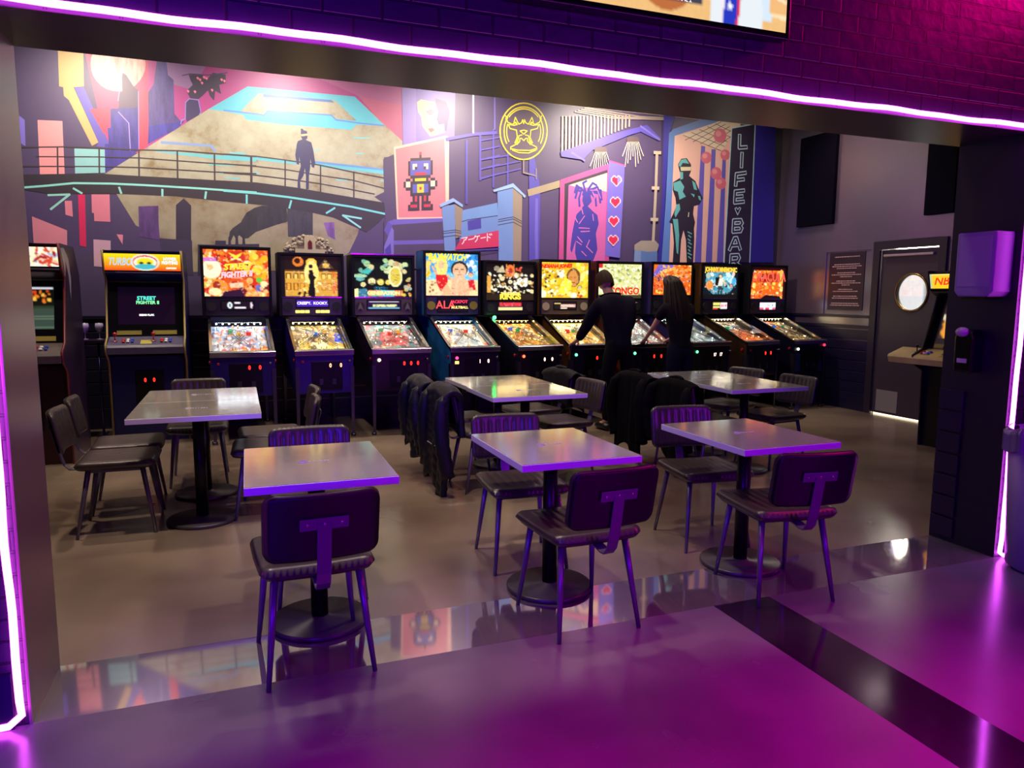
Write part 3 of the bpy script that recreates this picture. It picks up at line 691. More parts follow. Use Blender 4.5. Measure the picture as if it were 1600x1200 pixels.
# neon tube running round the opening
def wob(t, a=.003): return a*math.sin(t*3.1)+a*.6*math.sin(t*7.7+1)
pts = [(OX0-.14, FY-.02, .012), (OX0-.06, FY-.022, .016), (OX0-.02, FY-.022, .05)]
z = .1
while z < OZ-.03: pts.append((OX0-.026+wob(z*2, .003), FY-.022, z)); z += .08
x = OX0
while x < OX1: pts.append((x, FY-.022, OZ+.014+wob(x*2.2, .003))); x += .07
z = OZ-.03
while z > .08: pts.append((OX1+.016+wob(z*2, .003), FY-.022, z)); z -= .08
pts += [(OX1+.01, FY-.022, .035), (OX1+.05, FY-.02, .012)]
def led_mat():
    m = emis('violet_led', (1, .55, 1, 1), 1); b = m.node_tree.nodes['Principled BSDF']
    b.inputs['Emission Color'].default_value = (.80, .075, 1, 1); b.inputs['Emission Strength'].default_value = 14; return m
tag(MB().tube(pts, .0125, 8).build('led_light_strip', led_mat()), 'glowing white violet light strip outlining the wide wall opening', 'light strip')
# wall things
t = empty('wall_television', (1.55, FY, 2.62), 0, 'wall television showing a basketball game, above the opening', 'television')
t.location = (1.67, FY, 2.625)
MB().bx(-.66, .66, -.075, -.012, 0, .76).build('bezel', mat('gloss_black', '#060608', .2), t, bevel=.004)
MB().bx(-.25, .25, -.012, -.0, .2, .55).build('wall_mount', STEEL, t)
A = Art(180, 101, '#e7b877')
A.noise(.05, 1)
A.poly([(0, .75), (1, .9), (1, .93), (0, .78)], '#f4dcb4').rect(.0, .0, 1, .35, '#4a3a50').spots(200, ['#803040', '#405080', '#c0a090', '#202030'], .01, .02, 2, (0, 0, 1, .33))
A.ell(.52, .86, .09, .12, '#b86a38').rect(.69, .80, .9, 1, '#dfe6ea').poly([(.74, .6), (.82, .6), (.80, 1), (.735, 1)], '#2438b8').poly([(.735, .6), (.748, .6), (.74, 1), (.725, 1)], '#e8e0e8').poly([(.81, .6), (.822, .6), (.80, 1), (.79, 1)], '#d83048')
for a, b in ((.775, .76), (.765, .9), (.78, .66)): A.poly([(a+.014*math.cos(q*PI/5-PI/2)*(1 if q % 2 == 0 else .45), b+.03*math.sin(q*PI/5-PI/2)*(1 if q % 2 == 0 else .45)) for q in range(10)], '#ffffff')
A.poly([(.88, .4), (.94, .4), (.94, .95), (.9, .95)], '#cfe0ee').rect(.93, .0, 1, .9, '#e9b474').line(.8, .72, 1, .83, .012, '#f8e8cc')
A.rect(.345, .80, .655, .925, '#40424e').rect(.345, .80, .395, .885, '#1c3aa0').rect(.395, .80, .48, .885, '#e9ecef').rect(.48, .80, .545, .885, '#3a3c44').rect(.545, .80, .6, .885, '#159a48').rect(.6, .80, .635, .885, '#1a8f46').ell(.617, .843, .015, .03, '#f0f4f0').rect(.635, .80, .655, .885, '#eef2f0')
A.mesh('screen', attr_mat('television_picture', 1.15, .2, base=False), lambda u, v: (-.635+1.27*u, -.0765, .738-.715*v), t)
PW = emis('white_letters', '#ffffff', 1.2)
def tvt(s, u, v, size, m, sx=1, bold=.0): text_mesh('score_lettering', s, size, m, t, (-.635+1.27*u, -.0775, .738-.715*v), bold=bold, sx=sx)
tvt('105', .437, .843, .062, emis('score_red', '#b01c28', 1), .9); tvt('98', .572, .843, .062, PW, .9); tvt('BOS', .645, .85, .03, emis('score_green', '#127a3c', 1))
tvt('18.4', .512, .833, .03, PW); tvt('4TH', .512, .868, .022, PW); tvt('EAST 1ST ROUND - GAME 2', .5, .905, .026, PW, .9)
for nm, y0, y1, z0, z1, lb in (('acoustic_panel', 7.82, 8.49, 2.47, 3.70, 'tall dark navy acoustic panel on the grey wall, nearer the mural'), ('acoustic_panel', 6.03, 6.41, 2.44, 3.68, 'narrow dark navy acoustic panel high above the door')):
    tag(MB().bx(WX-.055, WX-.001, y0, y1, z0, z1).build(nm, mat('navy_felt', '#0a0718', .95, spec=.1, noise=(80, .15)), bevel=.006), lb, 'acoustic panel', )
nt_ = empty('notice_board', (WX-.001, 7.56, 1.31), 0, 'dark house rules notice with rows of small pale text beside the door', 'sign')
MB().bx(-.008, 0, -.30, .30, 0, .765).build('panel', mat('notice_board_paint', '#35252f', .35), nt_)
r = random.Random(4); mb = MB()
for z, ln in ((.70, (.42,)), (.60, (.44, .5, .34)), (.49, (.3, .5, .2)), (.38, (.32, .5, .14)), (.27, (.24, .42)), (.18, (.4, .44)), (.085, (.46, .5))):
    for k, L in enumerate(ln):
        y = -L/2
        mb = MB()
        while y < L/2:
            wd = r.uniform(.012, .045); mb.bx(-.0095, -.0082, y, min(y+wd, L/2), z-k*.026, z-k*.026+.012); y += wd+.009
        mb.build('text_row', mat('notice_text_paint', '#d8b8b0', .5), nt_)
# paper towel dispenser and black soap dispenser on the right jamb
pt = empty('paper_towel_dispenser', (OX1-.004, 2.955, 1.5), 0, 'grey metal paper towel dispenser high on the right pillar', 'dispenser')
MB().prism([(-.115, 0.03), (-.115, .36), (.115, .36), (.115, .03), (.09, 0), (-.09, 0)], -.15, 0).build('case', mat('grey_enamel', '#8a8490', .45), pt, bevel=.008)
MB().bx(-.152, -.148, -.095, .095, .055, .335).build('front_cover', mat('grey_enamel_cover', '#969098', .4), pt, bevel=.01)
MB().prism([(-.08, -.012), (.08, -.012), (.06, 0), (-.06, 0)], -.13, -.03).build('towel_slot', mat('gloss_black', '#060608', .2), pt)
sd = empty('soap_dispenser', (OX1-.004, 3.03, 1.06), 0, 'small glossy black dispenser with pale knob on the right pillar', 'dispenser')
MB().prism([(-.06, 0), (-.065, .2), (-.045, .25), (.045, .25), (.06, .2), (.055, 0)], -.09, 0).build('body', mat('gloss_black', '#060608', .2), sd, bevel=.012)
MB().sphere((-.09, .01, .235), .032, sc=(1, 1.2, .9)).build('knob', mat('pale_plastic', '#b8a8a8', .4), sd)
MB().bx(-.093, -.089, -.03, .03, .055, .08).build('badge', mat('pale_plastic', '#b8a8a8', .4), sd)
# bin at the right edge
tb = empty('trash_can', (4.13, 2.565, 0), 0, 'tall trash can with a plastic liner beside the right pillar', 'trash can')
MB().lathe([(.16, 0), (.19, .02), (.225, .74), (.21, .74), (.18, .03), (0, .02)]).build('bin_body', mat('purple_grey_plastic', '#8a7a98', .4), tb)
def liner(u, v):
    q = u*2*PI; rr = .236+.010*math.sin(q*9)+.006*math.sin(q*17+1); z = .79-.13*v
    rr2 = rr if v > .15 else rr-.02; return (rr2*math.cos(q), rr2*math.sin(q), z+.012*math.sin(q*7))
MB().grid(liner, 72, 6).build('bin_liner', mat('shiny_bag', '#7a6a8a', .15, spec=.8), tb)
# ------------------------------------------------------------------ game machines
BLK = mat('black_laminate', '#0b0910', .5, spec=.2)
BLKM = mat('black_metal', '#0a090c', .35, .4)
CHR = mat('chrome_trim', '#b4aeb0', .18, 1)
GLS = glass_mat('machine_glass')
REDL = emis('red_digits', '#ff2418', 5)
WHL = emis('pale_digits', '#ffd8c8', 3)
BG = attr_mat('backlit_art', 1.3, .6, .1, base=False)
PF = attr_mat('playfield_art', .34, .4)  # glow over all the art: lit inserts plus lamp light put into the colour
def spr(col): return mat('side_art_'+col[1:], col, .35, noise=(5, .8))
def pin(x, zt, wlock, dx, label, art, field, text=(), disp=None, body='#100c24', trim=CHR, digits=('00', '00'), dcol=None, lamp=None, bulbs='#fff2d0', glow=(1, .9, .7), gp=3.2, side=None, zb=1.24, wbb=.71, glz=None, btn=None, front=None, rows=True):
    """pinball machine; origin on the floor under the lock bar's centre, player side towards -Y"""
    ang = math.atan2(dx, .78); t = empty('pinball_machine', (x, 7.62, 0), ang, label, 'pinball machine', 'pinball machines along the back wall')
    h = wlock/2; W = wbb/2; zf = .90; zr = 1.19
    bm = spr(side) if side else mat('cab_'+body[1:], body, .3)
    # cabinet: two side boards, front board, floor and rear
    c = MB()
    for s in (-1, 1): c.prism([(0, .47), (1.28, .56), (1.28, 1.22), (.80, zr+.03), (0, zf)], s*h, s*(h-.018))
    c.bx(-h+.018, h-.018, 0, .018, .47, zf).bx(-h+.018, h-.018, 1.26, 1.28, .56, 1.22)
    c.prism([(.018, .47), (1.26, .56), (1.26, .575), (.018, .485)], -h+.018, h-.018)
    c.build('cabinet', bm, t, bevel=.003)
    for sx_ in (-1, 1):
        for yy_, zz in ((.03, .74), (1.2, .78)):
            o = -1 if yy_ < .5 else 1
            MB().add([(sx_*(h+.006), yy_-.045, zz), (sx_*(h+.006), yy_+.03, zz), (sx_*(h-.035), yy_-.045, zz), (sx_*(h+.002), yy_+.02*o-.01, .02), (sx_*(h+.002), yy_+.035*o+.0, .02), (sx_*(h-.025), yy_+.02*o-.01, .02)],
                     [(0, 1, 4, 3), (0, 2, 5, 3), (0, 1, 2), (3, 4, 5), (1, 2, 5, 4)]).cyl((sx_*(h-.008), yy_+.02*o, 0), (sx_*(h-.008), yy_+.02*o, .03), .026, n=12).build('leg', BLKM if trim is not CHR else mat('dark_steel', '#54505c', .3, .9), t)
    # lock bar, side rails, glass
    MB().prism([(-.03, zf-.035), (-.03, zf+.012), (-.01, zf+.022), (.035, zf+.026), (.035, zf)], -h-.008, h+.008).build('lock_bar', trim, t, bevel=.003)
    for s in (-1, 1):
        MB().prism([(.02, zf-.012), (.02, zf+.016), (.80, zr+.046), (.80, zr+.018)], s*(h+.005), s*(h-.022)).build('side_rail', trim, t)
        MB().cyl((s*(h+.001), .07, zf-.09), (s*(h+.014), .07, zf-.09), .016, n=12).build('flipper_button', mat('red_plastic', '#b01020', .3), t)
    def onp(u, v, d=0):   # v=1 front, 0 rear
        y = .04+(1-v)*.75; return (-h+.02+u*(wlock-.04), y, zf-.035+(y/.80)*(zr-zf+.0)+d)
    MB().add([onp(0, 1, .05), onp(1, 1, .05), onp(1, 0, .05), onp(0, 0, .05)], [(0, 1, 2, 3)]).build('playfield_glass', GLS, t, fix=False)
    field.mesh('playfield', PF, lambda u, v: onp(u, v, -.02), t)
    # ramps, bumpers, posts and lit bulbs on the playfield
    r = random.Random(label); rm = MB()
    for k in range(2):
        u0 = r.uniform(.1, .3) if k == 0 else r.uniform(.65, .85); pts = []
        for i in range(13):
            q = i/12; pts.append(onp(u0+(.28 if k == 0 else -.28)*math.sin(q*PI), .72-.6*q, .0+.03*math.sin(q*PI)))
        rm.tube(pts, .005, 6); rm.tube([(p[0]+.025, p[1], p[2]) for p in pts], .005, 6)
    rm.build('wire_ramps', CHR, t)
    ps = MB()
    for k in range(26): p = onp(r.uniform(.06, .94), r.uniform(.06, .86), -.02); ps.cyl(p, (p[0], p[1], p[2]+r.uniform(.02, .045)), r.uniform(.004, .009), n=6)
    ps.build('posts', mat('playfield_posts', '#d8c8a0', .3), t)
    cols = [c for c in r.sample(['#e83020', '#f0b020', '#2070d0', '#f0f0e0', '#20a060'], 3)]
    for k in range(3):
        p = onp(.35+.15*k+r.uniform(-.03, .03), .28+r.uniform(-.06, .08), -.02)
        MB().lathe([(.026, 0), (.026, .02), (.032, .024), (.030, .034), (0, .038)], p, 14).build('pop_bumper', emis('bumper_cap_'+cols[k][1:], cols[k], .9), t)
    for s in (-1, 1):
        a = onp(.5+s*.20, .90, -.005); b = onp(.5+s*.05, .955, -.005); MB().tube([a, b], [.011, .007], 8).build('flipper', mat('flipper_white', '#e8e0d0', .35), t)
    bl = MB()
    if rows:
        for k in range(8): bl.sphere(onp(.1+k*.114, .035, .018), .0085, 8, 6)
    for k in range(14): bl.sphere(onp(r.uniform(.06, .94), r.uniform(.12, .9), .002), .005, 6, 5)
    bl.build('bulbs', emis('bulb_'+bulbs[1:], bulbs, 12), t)
    L = light('playfield_light', 'AREA', onp(.5, .08, .042), gp*.28, glow, None, wlock*.8, .03); L.parent = t
    L.rotation_euler = Vector((0, -.45, -1)).to_track_quat('-Z', 'Y').to_euler()
    # backbox
    B0, B1 = .78, 1.08; d = 0
    MB().bx(-W, W, B0+.012, B1, zb, zt).bx(-W, -W+.028, B0-.012, B0+.012, zb, zt).bx(W-.028, W, B0-.012, B0+.012, zb, zt).bx(-W+.028, W-.028, B0-.012, B0+.012, zt-.028, zt).build('backbox', BLK, t, bevel=.003)
    if side:
        for s in (-1, 1): MB().bx(s*W, s*(W+.004), B0+.0, B1-.005, zb+.005, zt-.005).build('side_panel', bm, t)
        MB().bx(-h+.002, h-.002, -.004, 0, .475, zf-.03).build('front_board', mat('dark_front', '#0e0b16', .3), t)
    gz1 = zt-.035; gz0 = glz or 1.455
    art.strokes(150, ['#1a0c10', '#fff4d8'], label, k=.55).strokes(60, ['#fffdf0', '#2a1420'], label+'b', (.01, .03), .014, .6)
    field.strokes(90, ['#1c1014', '#fff8e0'], label+'c', (.02, .09), .012, .6)
    art.mesh('backglass', BG, lambda u, v: (-W+.03+u*(wbb-.06), B0+.004, gz1+(gz0-gz1)*v), t)
    MB().bx(-W+.028, W-.028, B0+.006, B0+.012, gz0-.03, zt-.028).build('backglass_frame', BLK, t)
    MB().bx(-W+.03, W-.03, B0-.008, B0+.006, gz0-.012, gz0-.002).build('glass_channel', trim if trim is CHR else BLKM, t)
    for s_, u, v, size, col, k in text:
        text_mesh('title_lettering', s_, size, emis('title_'+col[1:], col, 1.3), t, (-W+.03+u*(wbb-.06), B0-.002, gz1+(gz0-gz1)*v), bold=.004, sx=k.get('sx', 1), shear=k.get('sh', 0), rot=(PI/2, k.get('r', 0), 0))
    # speaker panel
    MB().bx(-W+.03, W-.03, B0-.005, B0+.012, zb+.01, gz0-.016).build('speaker_panel', mat('speaker_panel_'+(disp or {}).get('p', 'dk'), (disp or {}).get('pc', '#17131f'), .4), t, bevel=.003)
    for s in (-1, 1):
        MB().cyl((s*(W-.09), B0-.004, (zb+gz0)/2), (s*(W-.09), B0-.012, (zb+gz0)/2), .05, n=24).build('speaker_grille', mat('speaker_'+((disp or {}).get('sp', '#0c0a12'))[1:], (disp or {}).get('sp', '#0c0a12'), .6), t)
    D = disp or {}
    dw = D.get('w', .19); dz0, dz1 = D.get('z', (1.31, 1.405))
    DA = D.get('art')
    if DA is None: DA = Art(20, 8, D.get('bg', '#180818'))
    DA.mesh('score_display', attr_mat('score_display_glow', 1.3, .3, base=False), lambda u, v: (D.get('x', 0)-dw+u*dw*2, B0-.0085, dz1+(dz0-dz1)*v), t)
    MB().bx(D.get('x', 0)-dw-.012, D.get('x', 0)+dw+.012, B0-.008, B0-.004, dz0-.012, dz1+.012).build('display_bezel', BLK, t)
    for s_, u, v, size, col in D.get('text', ()):
        text_mesh('display_lettering', s_, size, emis('lettering_'+col[1:], col, 1.4), t, (D.get('x', 0)-dw+u*dw*2, B0-.0105, dz1+(dz0-dz1)*v), bold=.0015)
    # coin door with lit price digits, start button, plunger
    cdz = .66
    MB().bx(-.135, .175, -.008, 0, .50, .80).build('coin_door', BLKM, t, bevel=.004)
    dm = dcol or REDL
    for i, dg in enumerate(digits): 
        text_mesh('price_digits', dg, .058, dm, t, (-.0+.055+i*(.10 if len(digits) < 3 else .075)-(.03 if len(digits) > 2 else 0), -.010, .755), bold=.001, sx=.8)
    MB().bx(-.06, -.02, -.014, -.008, .56, .62).build('coin_return', mat('dark_steel', '#54505c', .3, .9), t, bevel=.003)
    MB().bx(.07, .11, -.014, -.008, .56, .62).build('coin_return', MATS['dark_steel'], t, bevel=.003)
    if lamp: MB().sphere((-h+.07, -.012, .80), .017, 12, 8, (1, .6, 1)).build('start_button', emis('lamp_'+lamp[1:], lamp, 6), t)
    else: MB().sphere((-h+.07, -.006, .80), .014, 12, 8, (1, .6, 1)).build('start_button', mat('red_plastic', '#b01020', .3), t)
    if btn: MB().sphere((h-.03, -.02, .845), .02, 12, 8).build('launch_button', emis('lamp_'+btn[1:], btn, 1.2), t)
    else: MB().cyl((h-.05, 0, .80), (h-.05, -.06, .80), .007, n=10).sphere((h-.05, -.068, .80), .014, 10, 8).build('plunger', mat('dark_steel', '#54505c', .3, .9), t)
    if front:
        fm = MB()
        for f in front[1]: fm.add([(f[0], -.0012, f[1]), (f[2], -.0012, f[1]), (f[2], -.0012, f[3]), (f[0], -.0012, f[3])], [(0, 1, 2, 3)])
        fm.build('front_decal', mat('decal_'+front[0][1:], front[0], .35, noise=(6, .4)), t, fix=False)
    return t
def field(seed, base, cols, hot=None, w_=72, h_=60):
    A = Art(w_, h_, base); A.spots(190, cols, .012, .06, seed); A.spots(90, cols+['#fff8e8', '#201418'], .008, .022, seed+1); A.spots(60, ['#fffbe8', '#1a1018'], .006, .014, seed+2)
    if hot: A.spots(60, hot[0], .03, .09, seed+3, hot[1]); A.spots(50, ['#fff4e0', '#301010'], .006, .016, seed+4, hot[1])
    A.line(.30, .86, .45, .96, .02, '#e8d8b0').line(.70, .86, .55, .96, .02, '#e8d8b0'); A.rect(.94, .1, .99, 1, '#241c20')
    return A.noise(.25, seed)
# 1: crowded orange fighting art
A1 = Art(92, 74, '#d8501c'); A1.spots(70, ['#f08828', '#f4c048', '#d02c1c', '#fce0a0', '#7a1828', '#f86820'], .04, .10, 1); A1.spots(90, ['#fff0b0', '#50101c', '#f8a030', '#e04018'], .012, .035, 2)
A1.ell(.12, .42, .15, .2, '#fff2c8').ell(.1, .38, .05, .06, '#f8b878').ell(.22, .80, .14, .16, '#f09038').ell(.19, .76, .06, .09, '#a02c18').ell(.16, .9, .1, .08, '#fce4a8').rect(.0, .18, .2, .26, '#d070c8')
A1.ell(.5, .16, .14, .14, '#c83020').poly([(.38, .06), (.5, .12), (.62, .05), (.53, .17), (.6, .24), (.5, .2), (.4, .24), (.47, .17)], '#ffe040').rect(.42, .19, .48, .22, '#fff8d0').rect(.52, .19, .58, .22, '#fff8d0')
A1.spots(14, ['#f8b020', '#e82818', '#f8d040'], .05, .07, 9, (.75, .1, .98, .6)).ell(.85, .64, .05, .06, '#68c038').ell(.84, .82, .05, .08, '#6870c0').face(.7, .66, .06, '#f8b060', '#a03818').spots(14, ['#f8b878', '#f89048'], .03, .05, 11, (.6, .8, .98, 1))
A1.poly([(.3, .9), (.55, .84), (.62, 1), (.25, 1)], '#301030').poly([(.38, .72), (.6, .7), (.6, .8), (.4, .82)], '#f8c8a0')
F1 = field(11, '#a8b8d0', ['#d8e0f0', '#7888b8', '#f0f4ff', '#e06030', '#f09048', '#5868a0'], (['#f07030', '#f8b050', '#d84020'], (.1, .78, .95, 1)))
D1 = Art(40, 14, '#140a14'); D1.ell(.25, .5, .07, .42, '#e8f4f8').rect(.4, .1, .58, .3, '#f0e8f0').rect(.4, .72, .76, .95, '#f0e8f0').ell(.93, .5, .035, .45, '#e8d0e0').ell(.25, .5, .03, .2, '#303848')
pin(.03, 1.985, .60, .03, 'tall pinball machine with crowded orange and red fighting artwork, leftmost pinball', A1, F1,
    [('STREET', .52, .36, .085, '#ffd030', dict(sh=.2, r=-.08)), ('FIGHTER II', .50, .53, .08, '#ffc0d0', dict(sh=.2, r=-.08, sx=.85))],
    dict(art=D1, w=.16, z=(1.32, 1.40)), '#18125c', digits=('0', '0'), bulbs='#f0f8ff', glow=(.8, .9, 1), gp=2.6)
# 2: yellow mansion with a figure in black, carved topper
A2 = Art(92, 74, '#1c0c10'); A2.poly([(.06, .34), (.94, .34), (.94, .98), (.06, .98)], '#d8a040').rect(.06, .34, .94, .38, '#5a3010')
for x in (.08, .2, .3, .66, .76, .86): A2.rect(x, .42, x+.08, .56, '#7a3a10').rect(x+.015, .44, x+.065, .55, '#f8d060').rect(x, .66, x+.08, .84, '#8a4414').rect(x+.015, .68, x+.065, .82, '#f8a838')
A2.ell(.28, .14, .09, .12, '#e07828').ell(.27, .12, .05, .07, '#3a1408').poly([(.6, .3), (.73, .06), (.88, .3)], '#5a3a18').ell(.74, .22, .05, .06, '#f0b040').ell(.5, .16, .09, .11, '#f0b830').spots(30, ['#f8e088', '#f8c048', '#fff0b0'], .02, .05, 5, (.38, .3, .64, .98)).ell(.5, .42, .12, .3, '#ffe078')
A2.poly([(.46, .34), (.52, .34), (.54, .48), (.58, .52), (.54, .60), (.56, .99), (.42, .99), (.47, .62), (.44, .5)], '#140a10').ell(.49, .28, .03, .05, '#f8d8a8').ell(.49, .25, .035, .05, '#2a140c').line(.46, .4, .4, .52, .02, '#f0c890').line(.53, .4, .6, .48, .02, '#f0c890').spots(16, ['#201008', '#f0c060'], .02, .03, 6, (.25, .84, .45, .98)).spots(12, ['#e06828', '#f08838'], .02, .05, 8, (.86, .4, .96, .9)).rect(0, 0, .06, 1, '#140810').rect(.94, 0, 1, 1, '#140810')
F2 = field(21, '#5a4a38', ['#c8a860', '#f0d890', '#806850', '#e8e0c8', '#48303c', '#d89040'], (['#f0e080', '#e8c050', '#fff4c0'], (.05, .6, .95, 1)))
F2.spots(20, ['#2048f0', '#4080ff'], .02, .035, 5, (.82, .3, .95, .6))
D2 = Art(40, 12, '#4020a8')
m2 = pin(.815, 1.935, .58, .035, 'pinball machine with a glowing yellow mansion backglass and carved arch topper', A2, F2, [],
    dict(art=D2, w=.17, z=(1.345, 1.42), text=[('CREEPY.  KOOKY.', .5, .5, .042, '#f0e8ff')], pc='#332c3c', p='m2'), '#241070', digits=('0', ' 0'), dcol=emis('orange_digits', '#ffb080', 3), bulbs='#ffe890', glow=(1, .85, .45))
for s in (-1, 1):
    for k in range(3): MB().bx(s*.11-.075+k*.052, s*.11-.03+k*.052, .768, .776, 1.275, 1.305).build('lit_insert', emis('yellow_insert', '#ffe860', 2.2), m2)
tp = MB().prism([(-.27, 0), (.27, 0), (.28, .05), (.25, .12), (.17, .17), (.07, .2), (-.07, .2), (-.17, .165), (-.24, .12), (-.28, .05)], .03, .12, 'y')
r = random.Random(3)
for k in range(70):
    q = r.uniform(.05, PI-.05); rr = r.uniform(.55, 1.0); tp.sphere((.27*math.cos(q)*rr, .03-.0*rr, .19*math.sin(q)*rr+.01), r.uniform(.012, .026), 7, 5)
o = tp.build('topper', mat('carved_stone', '#a89c84', .7, noise=(30, .5)), m2, loc=(0, .85, 1.937))
MB().prism([(-.06, .03), (.06, .03), (.06, .15), (.045, .19), (-.045, .19), (-.06, .15)], -.01, .02, 'y').build('doorway', mat('pale_stone', '#c8bc98', .6), o)
MB().prism([(-.022, .05), (.022, .05), (.022, .12), (0, .145), (-.022, .12)], -.016, -.011, 'y').build('red_door', mat('dark_red', '#6a1018', .5), o)
MB().bx(-.16, .16, -.012, .02, 0, .045).build('nameplate', mat('pale_stone', '#c8bc98', .6), o)
# 3: dark with pale green heads
A3 = Art(92, 74, '#060a0c')
A3.poly([(.1, .38), (.26, .2), (.34, .26), (.24, .42)], '#48b8b0').spots(20, ['#9cc890', '#78b0a0', '#c8d8a0', '#6aa890', '#d8c890'], .035, .07, 3, (.1, .06, .9, .36)).ell(.72, .14, .06, .07, '#c8a878').ell(.1, .46, .12, .05, '#98c8a0').ell(.1, .54, .07, .05, '#68b0b0')
A3.face(.30, .60, .075, '#f0e8a8', '#3a2818', beard=True).face(.45, .62, .065, '#f0e070', '#6a5028').face(.58, .62, .055, '#f0d868', '#30281c').ell(.71, .47, .12, .27, '#f4f0b8').ell(.71, .46, .095, .23, '#d8c048').rect(.65, .42, .69, .435, '#5a4818').rect(.73, .42, .77, .435, '#5a4818').rect(.68, .56, .75, .572, '#8a5828').face(.15, .68, .05, '#f0e8a0', '#141010').poly([(.02, 1), (.08, .8), (.2, .78), (.26, .95), (.24, 1)], '#3a7a98').poly([(0, .8), (.06, .78), (.06, 1), (0, 1)], '#f0f0a0')
A3.poly([(.5, .84), (.62, .74), (.82, .72), (.86, .86)], '#140a10').rect(.24, .82, .47, .98, '#e8905a').rect(.47, .83, .68, .99, '#6cc8d8').rect(.68, .82, .84, .97, '#e0804a').rect(.36, .75, .52, .82, '#38b8d0').spots(14, ['#e0c048', '#c87848', '#a8b0a0'], .02, .05, 12, (.84, .5, .97, .98)).rect(.28, .94, .44, .98, '#70c8a0')
F3 = field(31, '#6a7078', ['#c86878', '#e0a0a8', '#5aa8a8', '#f0e8e0', '#485058', '#d84858'], (['#d04858', '#e06868'], (.3, .3, .75, .7)))
F3.spots(20, ['#48b8a8', '#e8f0c0'], .03, .06, 7, (.05, .78, .9, 1))
D3 = Art(44, 14, '#100c20'); D3.rect(.05, .05, .95, .14, '#e0e0f0').rect(.15, .42, .88, .72, '#e8f0a0').rect(.02, .76, .98, .9, '#70b8d8').spots(20, ['#201838'], .02, .04, 4, (.1, .4, .9, .75))
m3 = pin(1.615, 1.93, .63, .035, 'pinball machine with pale green portraits on a black backglass', A3, F3, [('THE NEXT', .45, .785, .035, '#083848', dict()), ('GENERATION', .5, .90, .055, '#f8d890', dict(sx=1.1))],
    dict(art=D3, w=.19, z=(1.315, 1.41), pc='#4a4038', p='m3', sp='#1c161c'), '#1c0c1c', digits=('0', '0', '0'), lamp='#fff0b0', bulbs='#fff4e0', wbb=.73)
MB().bx(-.365, .365, .765, 1.08, 1.931, 1.943).build('top_rail', CHR, m3)
for s in (-1, 1): MB().add([(s*.275-.035, .764, 1.30), (s*.275+.035, .764, 1.30), (s*.275, .764, 1.40), (s*.275, .764, 1.325)], [(0, 3, 2), (3, 1, 2)]).build('arrowhead_badge', mat('grey_badge', '#6a5a5a', .5), m3, fix=False)
# 4: beach art
A4 = Art(92, 74, '#3aa0e0'); A4.rect(0, .45, 1, .62, '#70c8f0').rect(0, .62, 1, 1, '#f0d8a0').spots(26, ['#e8f6ff', '#2878c8', '#a8daf8'], .03, .07, 3, (.6, .05, 1, .5)).poly([(.02, .1), (.1, .5), (0, .6)], '#f0c020')
A4.spots(12, ['#f8d060', '#f8e8a0'], .03, .05, 8, (0, .0, .2, .35)).ell(.3, .30, .11, .26, '#f4dc78').ell(.29, .27, .055, .10, '#f4bc90').poly([(.18, .5), (.4, .5), (.42, .62), (.36, .95), (.3, .95), (.2, .7)], '#d81c20').line(.2, .5, .12, .3, .04, '#f0b080').line(.4, .5, .48, .62, .045, '#f0b080').poly([(.28, .9), (.4, .7), (.52, .98), (.3, 1)], '#f0b488')
A4.face(.64, .40, .155, '#f0b890', '#2a2018').poly([(.5, .56), (.74, .56), (.86, .78), (.82, 1), (.46, 1)], '#f0b890').face(.86, .5, .05, '#f0b890', '#4a2818').poly([(.8, .62), (.92, .6), (.96, .86), (.84, .86)], '#d8202c').line(.62, .95, .9, .82, .06, '#e8a880').spots(10, ['#a05830', '#f0d0a0'], .015, .03, 5, (.05, .65, .18, .95)).noise(.1, 5)
F4 = field(41, '#c8c0a8', ['#f0e8c8', '#d86858', '#8890a8', '#f8f4e0', '#605850', '#e0b060'], (['#e8f0f0', '#b8c8d0'], (.3, .5, .8, .8)))
D4 = Art(48, 20, '#0c0414')
m4 = pin(2.435, 2.0, .57, .035, 'tallest wide blue pinball machine with red swimsuit beach artwork', A4, F4, [('BAYWATCH', .40, .085, .105, '#ffe020', dict(sh=.3, sx=.80))],
    dict(art=D4, w=.185, z=(1.285, 1.44), text=[('ALA', .26, .5, .13, '#ff5048'), ('JACKPOT', .73, .25, .05, '#ff3858'), ('MULTIBALL', .74, .68, .042, '#ffe080')], pc='#2a2a48', p='m4', sp='#8a7a20'), '#101040', digits=('1', '0'), dcol=WHL, lamp='#ff3060', bulbs='#e8ffd0', side='#1a5688', glz=1.475)
MB().bx(-.235, -.195, -.016, 0, .735, .765).build('coin_slot_light', emis('yellow_slot', '#ffd860', 3), m4)
# 5: dark gold fellowship style art
A5 = Art(92, 74, '#120a08'); A5.spots(50, ['#c89850', '#e8d098', '#8a6830', '#f0e8c8', '#584428'], .02, .06, 7, (.02, .25, .98, .85)).spots(40, ['#fff6dc', '#f0e0a8'], .01, .03, 8, (.05, .3, .95, .8)).rect(.02, .34, .1, .8, '#e0a040').ell(.22, .14, .06, .07, '#d0c0a0', .5)
A5.ell(.5, .2, .1, .17, '#e87830').ell(.5, .2, .05, .09, '#b03018').line(.42, .02, .42, .4, .02, '#d07838').line(.58, .02, .58, .4, .02, '#d07838').poly([(.22, .24), (.4, .24), (.34, .04)], '#c8b890').face(.33, .42, .05, '#e8d0a0', '#c8c0a0').face(.5, .5, .05, '#f0e0b8', '#4a3420').spots(20, ['#fffce8', '#e8e8e0'], .02, .05, 3, (.6, .3, .85, .7)).spots(8, ['#d84830'], .01, .03, 13, (.6, .1, .75, .2)).rect(0, .84, 1, 1, '#2a1c10')
